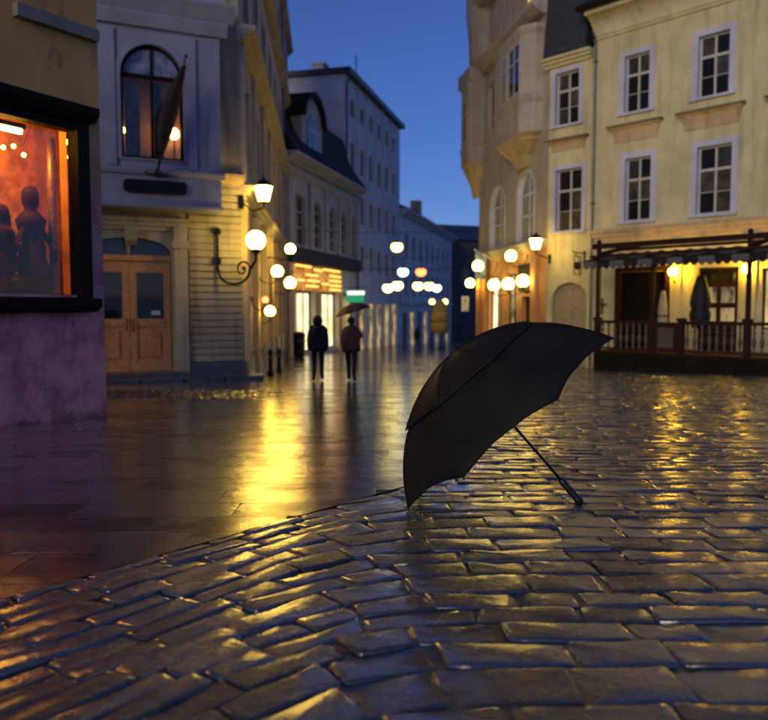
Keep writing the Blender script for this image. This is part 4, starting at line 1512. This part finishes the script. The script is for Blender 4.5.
x, y = left_w(3.1)
span_cable('high cable across the street with one yellow pendant lamp', (x, y, 5.6), (9.0, 45.0, 6.0), .3, [((.77, 45.0, 4.62), .36, 'lamp_yellow', 'yellow pendant lamp, highest over the street')])
x, y = left_w(7.0)
span_cable('cable carrying the pair of touching white pendant lamps', (x, y, 3.7), (9.0, 48.0, 3.9), .3, [((.25, 48.0, 2.27), .34, 'lamp_white', 'left one of the two touching white pendant lamps'), ((.86, 48.0, 2.42), .36, 'lamp_white', 'right one of the two touching white pendant lamps')])
x, y = left_w(9.0)
span_cable('cable with a bluish and an orange pendant lamp', (x, y, 4.5), (9.0, 50.0, 4.7), .25, [((1.26, 50.0, 3.38), .36, 'lamp_cool', 'bluish white pendant lamp left of the orange one'), ((2.45, 50.0, 3.38), .36, 'lamp_orange', 'orange pendant lamp over the street')])
x, y = left_w(15.0)
span_cable('farthest cable over the street with three pendant lamps in a row', (x, y, 4.0), (9.5, 55.0, 4.2), .3, [((2.48, 55.0, 2.6), .38, 'lamp_white', 'white pendant lamp at the left of the far row of three'), ((3.29, 55.0, 2.6), .38, 'lamp_yellow', 'yellow pendant lamp in the middle of the far row of three'), ((3.85, 55.0, 2.46), .34, 'lamp_cool', 'bluish pendant lamp at the right of the far row of three')])

# terrace wall lamps
for x, lab in ((1.43, 'glowing wall lamp on the terrace left of the black folded parasol'), (3.97, 'glowing wall lamp on the terrace right of the wooden door')):
    c = ch.w(x, -.30, 2.28)
    globe_lamp(lab, c, .15, 'lamp_terrace', ch.w(x, 0, 2.05), group='wall lamps on the terrace')

# ------------------------------------------------------------------ signs and flags
bs = thing('hanging_sign', 'wrought iron hanging sign on the yellow wall beside the terrace post', 'sign', ns.w(-2.35, 0, 2.2), rad(-47.2))
MB().tube([(0, 0, .95), (0, -.75, .95), (0, -.85, 1.02)], .022, 7).tube([(0, 0, .5), (0, -.35, .62), (0, -.62, .94)], .016, 6).build('arm', 'iron', bs)
fmb = MB()
for a, b in (((0, -.28, .88), (0, -.28, .1)), ((0, -.72, .88), (0, -.72, .1)), ((0, -.28, .1), (0, -.72, .1)), ((0, -.28, .8), (0, -.72, .8))):
    fmb.tube([a, b], .018, 5)
fmb.build('frame', 'iron', bs)
MB().sphere((0, -.5, .45), .16, 10).build('emblem', 'iron', bs)
MB().box(-.04, .04, -.02, .02, .4, 1.05).build('wall_plate', 'iron', bs)
cs = thing('cross_bracket', 'small cross shaped iron bracket on the wall behind the terrace post', 'bracket', ch.w(-1.45, 0, .75), rad(-47.2))
MB().box(-.025, .025, -.16, -.12, 0, .62).box(-.18, .18, -.16, -.12, .36, .41).build('cross', 'iron', cs)
MB().tube([(0, 0, .3), (0, -.14, .3)], .02, 6).build('fixing', 'iron', cs)
gsn = thing('green_sign', 'green glowing box sign with a white lit top beyond the umbrella walkers', 'sign', mh.w(10.4, -1.0, 1.75), rad(75.7))
MB().box(-.08, .08, -.45, .75, -.35, .12).build('box', MT['green_sign'], gsn)
MB().box(-.10, .10, -.50, .70, .15, .42).build('lit_header', MT['white_sign'], gsn)
MB().tube([(0, .9, .66), (0, 1.0, .66)], .03, 6).tube([(0, -.8, .66), (0, 1.0, .66)], .025, 6).build('bracket', 'iron', gsn)
fl = thing('wall_flag', 'blue and white flag hanging from the oriel house corner', 'flag', oh.w(-7.2, 0, 3.3), rad(-80.4))
MB().tube([(0, 0, .1), (0, -.95, .62)], .025, 7).sphere((0, -.97, .63), .05, 8).build('pole', 'whitepaint', fl)
fm = MB()
for k in range(8):
    for q in range(6):
        def P(k, q):
            t, u = k / 8, q / 6
            return (.10 * math.sin(5 * t + 3 * u), -.95 + .62 * t * (1 - .25 * u), .60 - .30 * t - 1.45 * u * (1 - .2 * t))
        fm.quad(P(k, q), P(k + 1, q), P(k + 1, q + 1), P(k, q + 1))
fm.build('cloth', 'flagblue', fl, True)
bin_ = thing('litter_bin', 'black litter bin beside the lit shop door', 'bin', (-4.55, 40.2, gz(40.2)), 0)
MB().lathe([(.24, 0), (.30, .08), (.32, 1.1), (.34, 1.12), (.34, 1.25), (.25, 1.36), (.08, 1.40)], 12).build('body', 'iron', bin_)
MB().lathe([(.34, .86), (.35, .88), (.35, .93), (.34, .95)], 12).build('band', 'pipe', bin_)
for i, (x, y, lab) in enumerate(((-3.40, 22.4, 'short black bollard nearer the scroll bracket lamp'), (-3.45, 24.6, 'short black bollard farther along the beige wall'))):
    o = thing('bollard', lab, 'bollard', (x, y, gz(y)), 0, 'bollards along the beige wall')
    MB().lathe([(.10, 0), (.10, .08), (.07, .12), (.06, .62), (.085, .65), (.085, .70), (.05, .78), (.01, .80)], 10).build('post', 'iron', o)
    MB().lathe([(.064, .50), (.075, .52), (.075, .55), (.062, .57)], 10).build('ring', 'pipe', o)
yp = folded_parasol('folded_parasol', 'yellow folded parasol standing far down the street', (4.48, 60.0, gz(60)), 3.9, .75, 'yellowcloth')
for x, lab in ((3.96, 'small street lamp left of the yellow parasol'), (5.03, 'small street lamp right of the yellow parasol')):
    o = thing('street_lamp', lab, 'lamp', (x, 62, gz(62)), 0, 'street lamps by the yellow parasol')
    MB().lathe([(.12, 0), (.07, .3), (.045, .4), (.04, 3.6)], 8).build('post', 'iron', o)
    MB().sphere((0, 0, 3.82), .24, 12).build('globe', MT['lamp_yellow'], o, True)
    MB().lathe([(.08, 3.55), (.14, 3.6), (.12, 3.66)], 8).build('collar', 'iron', o)


# ------------------------------------------------------------------ people
def person(label, loc, rz, hgt, coat, hood=False, raised=False, simple=False, stride=.16):
    o = thing('person', label, 'person', loc, rz)
    k = hgt / 1.75
    V = []
    E = []
    R = []

    def v(x, y, z, r, parent=None, ry=None):
        V.append((x * k, y * k, z * k))
        R.append((r * k, (ry or r) * k))
        if parent is not None:
            E.append((parent, len(V) - 1))
        return len(V) - 1
    pel = v(0, 0, .95, .15, None, .115)
    sp1 = v(0, 0, 1.12, .145, pel, .105)
    ches = v(0, .0, 1.32, .17, sp1, .12)
    nk0 = v(0, .0, 1.47, .085, ches)
    nk = v(0, .015, 1.53, .055, nk0)
    hd = v(0, .03, 1.63, .088, nk, .10)
    v(0, .02, 1.71, .075, hd, .085)
    ends = {}
    for s in (-1, 1):
        sh_ = v(s * .185, 0, 1.43, .068, nk0)
        if raised and s == 1:
            el = v(s * .27, .10, 1.20, .052, sh_)
            wr = v(s * .20, .26, 1.34, .038, el)
            hdv = v(s * .17, .29, 1.40, .034, wr, .026)
            for f in range(4):
                a = v(s * .17 - s * .05 + .0, .315 - f * .004, 1.385 + f * .021, .0095, hdv)
                v(s * .10, .285, 1.383 + f * .021, .0085, a)
            v(s * .175, .25, 1.44, .010, hdv)
        else:
            sw = -s * .10
            el = v(s * .25, -.02 + sw * .3, 1.16, .052, sh_)
            wr = v(s * .26, .06 + sw, .93, .038, el)
            hdv = v(s * .26, .075 + sw, .86, .036, wr, .022)
            for f in range(4):
                a = v(s * .26, .105 + sw - f * .021, .80, .0095, hdv)
                v(s * .25, .108 + sw - f * .021, .755 + .012 * abs(f - 1.4), .0085, a)
            v(s * .235, .12 + sw, .84, .010, hdv)
        hp = v(s * .10, 0, .86, .098, pel)
        kn = v(s * .10, s * stride * .45 + .03, .49, .074, hp)
        lift = .09 if s * stride < 0 else 0.          # trailing heel is off the ground
        an = v(s * .105, s * stride - lift * .4, .10 + lift, .052, kn)
        v(s * .125, s * stride + .15 - lift * .6, .04, .044, an, .048)
        v(s * .105, s * stride - .03 - lift * .5, .045 + lift * .9, .036, an)
    me = bpy.data.meshes.new('body')
    me.from_pydata(V, E, [])
    ob = link('body', me, o)
    sk = ob.modifiers.new('skin', 'SKIN')
    for i, sv in enumerate(me.skin_vertices[0].data):
        sv.radius = R[i]
        sv.use_root = i == 0
    ob.modifiers.new('sub', 'SUBSURF').levels = 2
    ob.modifiers['sub'].render_levels = 2
    dg = bpy.context.evaluated_depsgraph_get()
    dg.update()
    m2 = bpy.data.meshes.new_from_object(ob.evaluated_get(dg))
    ob.modifiers.clear()
    ob.data = m2
    m2.materials.clear()
    for mm in (coat, 'trouser', 'shoe', 'skin', 'hair'):
        m2.materials.append(MT[mm])
    for p in m2.polygons:
        p.use_smooth = True
        c = p.center / k
        armz = abs(c.x) > .20 and c.z < .90 and c.z > .70
        hand_r = raised and c.y > .24 and 1.33 < c.z < 1.5
        if armz or hand_r:
            p.material_index = 3
        elif c.z > 1.50:
            p.material_index = 4 if (hood or c.y < .05 or c.z > 1.68) else 3
        elif c.z > .82:
            p.material_index = 0
        elif c.z > .09:
            p.material_index = 1
        else:
            p.material_index = 2
    # face: eyes, nose, mouth, ears
    fc = MB()
    fc.prism([(-.012, 1.60), (.012, 1.60), (.004, 1.65), (-.004, 1.65)], 'y', .105, .142)
    fo = MB()
    fo.v = [(a * k, b * k, c * k) for a, b, c in fc.v]
    fo.f = fc.f
    fo.build('nose', 'skin', o, True)
    for s in (-1, 1):
        MB().sphere((s * .032 * k, .118 * k, 1.648 * k), .011 * k, 8).build('eye', 'hair', o, True)
        MB().sphere((s * .088 * k, .015 * k, 1.63 * k), .024 * k, 8, 1.3).build('ear', 'skin', o, True)
    MB().box(-.026 * k, .026 * k, .112 * k, .124 * k, 1.575 * k, 1.583 * k).build('mouth', 'redball', o)
    # coat skirt as clothing
    prof = [(.088, 1.53, .085), (.17, 1.47, .12), (.235, 1.40, .17), (.265, 1.25, .20), (.255, 1.08, .20), (.265, .94, .205), (.255, .82, .20), (.22, .815, .17)]
    cm = MB()
    n = 20
    rows = []
    for r, z, ry in prof:
        rows.append([(r * k * math.cos(2 * math.pi * q / n), ry * k * math.sin(2 * math.pi * q / n) * (1 + .03 * math.sin(5 * q)), (z + .012 * math.sin(3 * q + z * 9)) * k) for q in range(n)])
    for a, b in zip(rows[:-1], rows[1:]):
        for q in range(n):
            j = (q + 1) % n
            cm.quad(a[q], a[j], b[j], b[q])
    cm.build('coat', coat, o, True)
    if hood:
        hm = MB()
        rows = []
        for kk in range(9):
            t = kk / 8
            a = rad(-70 + 160 * t)
            rr = .128 * math.cos(a) + .008
            rows.append([(rr * math.cos(2 * math.pi * q / 14), rr * 1.15 * math.sin(2 * math.pi * q / 14) - .0, 1.615 + .155 * math.sin(a)) for q in range(14)])
        for a, b in zip(rows[:-1], rows[1:]):
            for q in range(14):
                j = (q + 1) % 14
                if 2 <= q <= 4 and a is rows[3] or 2 <= q <= 4 and a is rows[4] or 2 <= q <= 4 and a is rows[2]:
                    continue
                hm.quad(*[tuple(k * c for c in p) for p in (a[q], a[j], b[j], b[q])])
        hm.build('hood', coat, o, True)
    else:
        hm = MB().sphere((0, .004 * k, 1.665 * k), .104 * k, 14, 1.02)
        hm.build('hair', 'hair', o, True)
    return o


person('person in a black hooded coat walking away into the street', (-1.68, 19.04, gz(19.04)), rad(4), 1.66, 'black_cloth', hood=True, stride=.20)
pp = person('person in a maroon jacket walking under a dark red umbrella', (-.83, 19.0, gz(19.0)), rad(-6), 1.62, 'maroon_cloth', raised=True, stride=-.24)
person('tiny dark person far down the street', (2.75, 62.0, gz(62)), rad(170), 1.7, 'black_cloth', hood=True)


# ------------------------------------------------------------------ umbrellas
def umbrella_frame(C, a, spin_down, R, L, hr):
    """matrix whose +z is the axis to the tip, origin at the rim centre"""
    z = Vector(a).normalized()
    x = Vector(spin_down)
    x = (x - z * x.dot(z)).normalized()
    y = z.cross(x)
    m = Matrix((x, y, z)).transposed().to_4x4()
    m.translation = Vector(C)
    return m


def make_umbrella(name, label, mtx, R, L, hr, cloth, double=True, group=None, crook=False, rot=22.5):
    o = thing(name, label, 'umbrella', (0, 0, 0), 0, group)
    o.matrix_world = mtx
    ph = 2 * math.atan(hr)
    rc = R / math.sin(ph)

    def prof(t):
        f = ph * t
        return rc * math.sin(f), rc * (math.cos(f) - math.cos(ph))
    NR = 8
    SUB = 8

    def canopy(t0, t1, lift, scallop, rings=12):
        vs, fs = [], []
        n = NR * SUB
        for k in range(rings + 1):
            t = t0 + (t1 - t0) * k / rings
            for q in range(n):
                u = (q % SUB) / SUB
                an = rad(rot) + 2 * math.pi * q / n
                e = 4 * u * (1 - u)
                tt = t * (1 - scallop * e * max(0, (k / rings - .8) / .2) ** 2 * .9)
                r, h = prof(tt)
                flat = 1 - (1 - math.cos(math.pi / NR)) * e * 1.22 * min(1, tt * 1.6)
                wr = .0035 * math.sin(9 * tt + q * 1.7) * e * tt
                vs.append((r * flat * math.cos(an), r * flat * math.sin(an), h * (1 + .015 * (1 - e)) + lift * (1 - .0 * t) - .010 * e * t + wr))
        for k in range(rings):
            for q in range(n):
                j = (q + 1) % n
                fs.append((k * n + q, k * n + j, (k + 1) * n + j, (k + 1) * n + q))
        mb = MB()
        mb.v, mb.f = vs, fs
        return mb
    if double:
        cl = canopy(.40, 1.0, 0, .055)
        c1 = cl.build('canopy', cloth, o, True)
        c2 = canopy(.012, .56, .016, .05).build('vent_canopy', cloth, o, True)
        cs_ = (c1, c2)
    else:
        cs_ = (canopy(.012, 1.0, 0, .055).build('canopy', cloth, o, True),)
    for c in cs_:
        md = c.modifiers.new('thick', 'SOLIDIFY')
        md.thickness = .0018
        md.offset = -1
        # seams between the panels stay crisp
        me = c.data
        n = NR * SUB
    zt = prof(0)[1]
    k = R / .84
    MB().tube([(0, 0, zt + .005), (0, 0, -L + .16 * k)], .0085 * k, 8).build('shaft', 'steel', o, True)
    MB().lathe([(.02 * k, zt + .014), (.018 * k, zt + .022), (.008 * k, zt + .028), (.001, zt + .03)], 10).build('ferrule', 'rubber', o, True)
    if crook:
        pts = [(0, 0, -L + .17), (0, 0, -L + .06)] + [(.04 - .04 * math.cos(rad(a)), 0, -L + .06 - .04 * math.sin(rad(a))) for a in range(15, 181, 15)]
        MB().tube(pts, .012, 8).build('handle', 'rubber', o, True)
    else:
        h = MB().lathe([(.011, .20), (.019, .19), (.023, .165), (.020, .13), (.023, .10), (.020, .065), (.024, .035), (.025, .012), (.018, .0)], 12, (0, 0, -L)).build('handle', 'rubber', o, True)
    MB().lathe([(.012 * k, .0), (.016 * k, .01), (.016 * k, .05), (.011 * k, .06)], 10, (0, 0, zt - .42 * R)).build('runner', 'rubber', o)
    for q in range(NR):
        an = rad(rot) + 2 * math.pi * q / NR
        pts = []
        for s in range(13):
            t = s / 12
            r, h = prof(t)
            pts.append((r * math.cos(an), r * math.sin(an), h * 1.015 - .006))
        rb = MB().tube(pts, .0028 * k, 5).build('rib', 'steel', o)
        ts = [.03 + .53 * q2 / 10 for q2 in range(11)] if double else []
        t2 = [(.56 if double else .03) + (.44 if double else .97) * q2 / 10 for q2 in range(11)]
        MB().tube([(prof(t)[0] * math.cos(an), prof(t)[0] * math.sin(an), prof(t)[1] * 1.015 + .0005) for t in t2], .0026, 5).build('seam', cloth, o)
        if ts:
            MB().tube([(prof(t)[0] * math.cos(an), prof(t)[0] * math.sin(an), prof(t)[1] * 1.015 + .0165) for t in ts], .0026, 5).build('seam', cloth, o)
        r, h = prof(.52)
        MB().tube([(.014 * math.cos(an), .014 * math.sin(an), zt - .42 * R + .03), (r * math.cos(an), r * math.sin(an), h - .008)], .0028 * k, 5).build('stretcher', 'steel', o)
        r, h = prof(1.0)
        r2, h2 = prof(1.012)
        MB().tube([(r * math.cos(an) * .995, r * math.sin(an) * .995, h), (r2 * math.cos(an), r2 * math.sin(an), h2)], [.005 * k, .004 * k], 6).build('rib_tip', 'rubber', o)
    return o


UC = (.765, 4.64, .318)
UA = (-.6542, .0911, .7508)
UD = (-.7437, .1035, -.6605)
make_umbrella('black_umbrella', 'large open black vented umbrella lying on the wet setts, handle to the right', umbrella_frame(UC, UA, UD, .84, .70, .60), .84, .70, .60, 'fabric')
ax = Vector((-.30, .02, 1)).normalized()
m = umbrella_frame(Vector((-.646, 19.25, gz(19) + 1.30)) + ax * .47, ax, (1, 0, 0), .5, .62, .42)
make_umbrella('walking_umbrella', 'dark red umbrella held over the person in the maroon jacket', m, .50, .62, .42, 'redumb', double=False, crook=True)
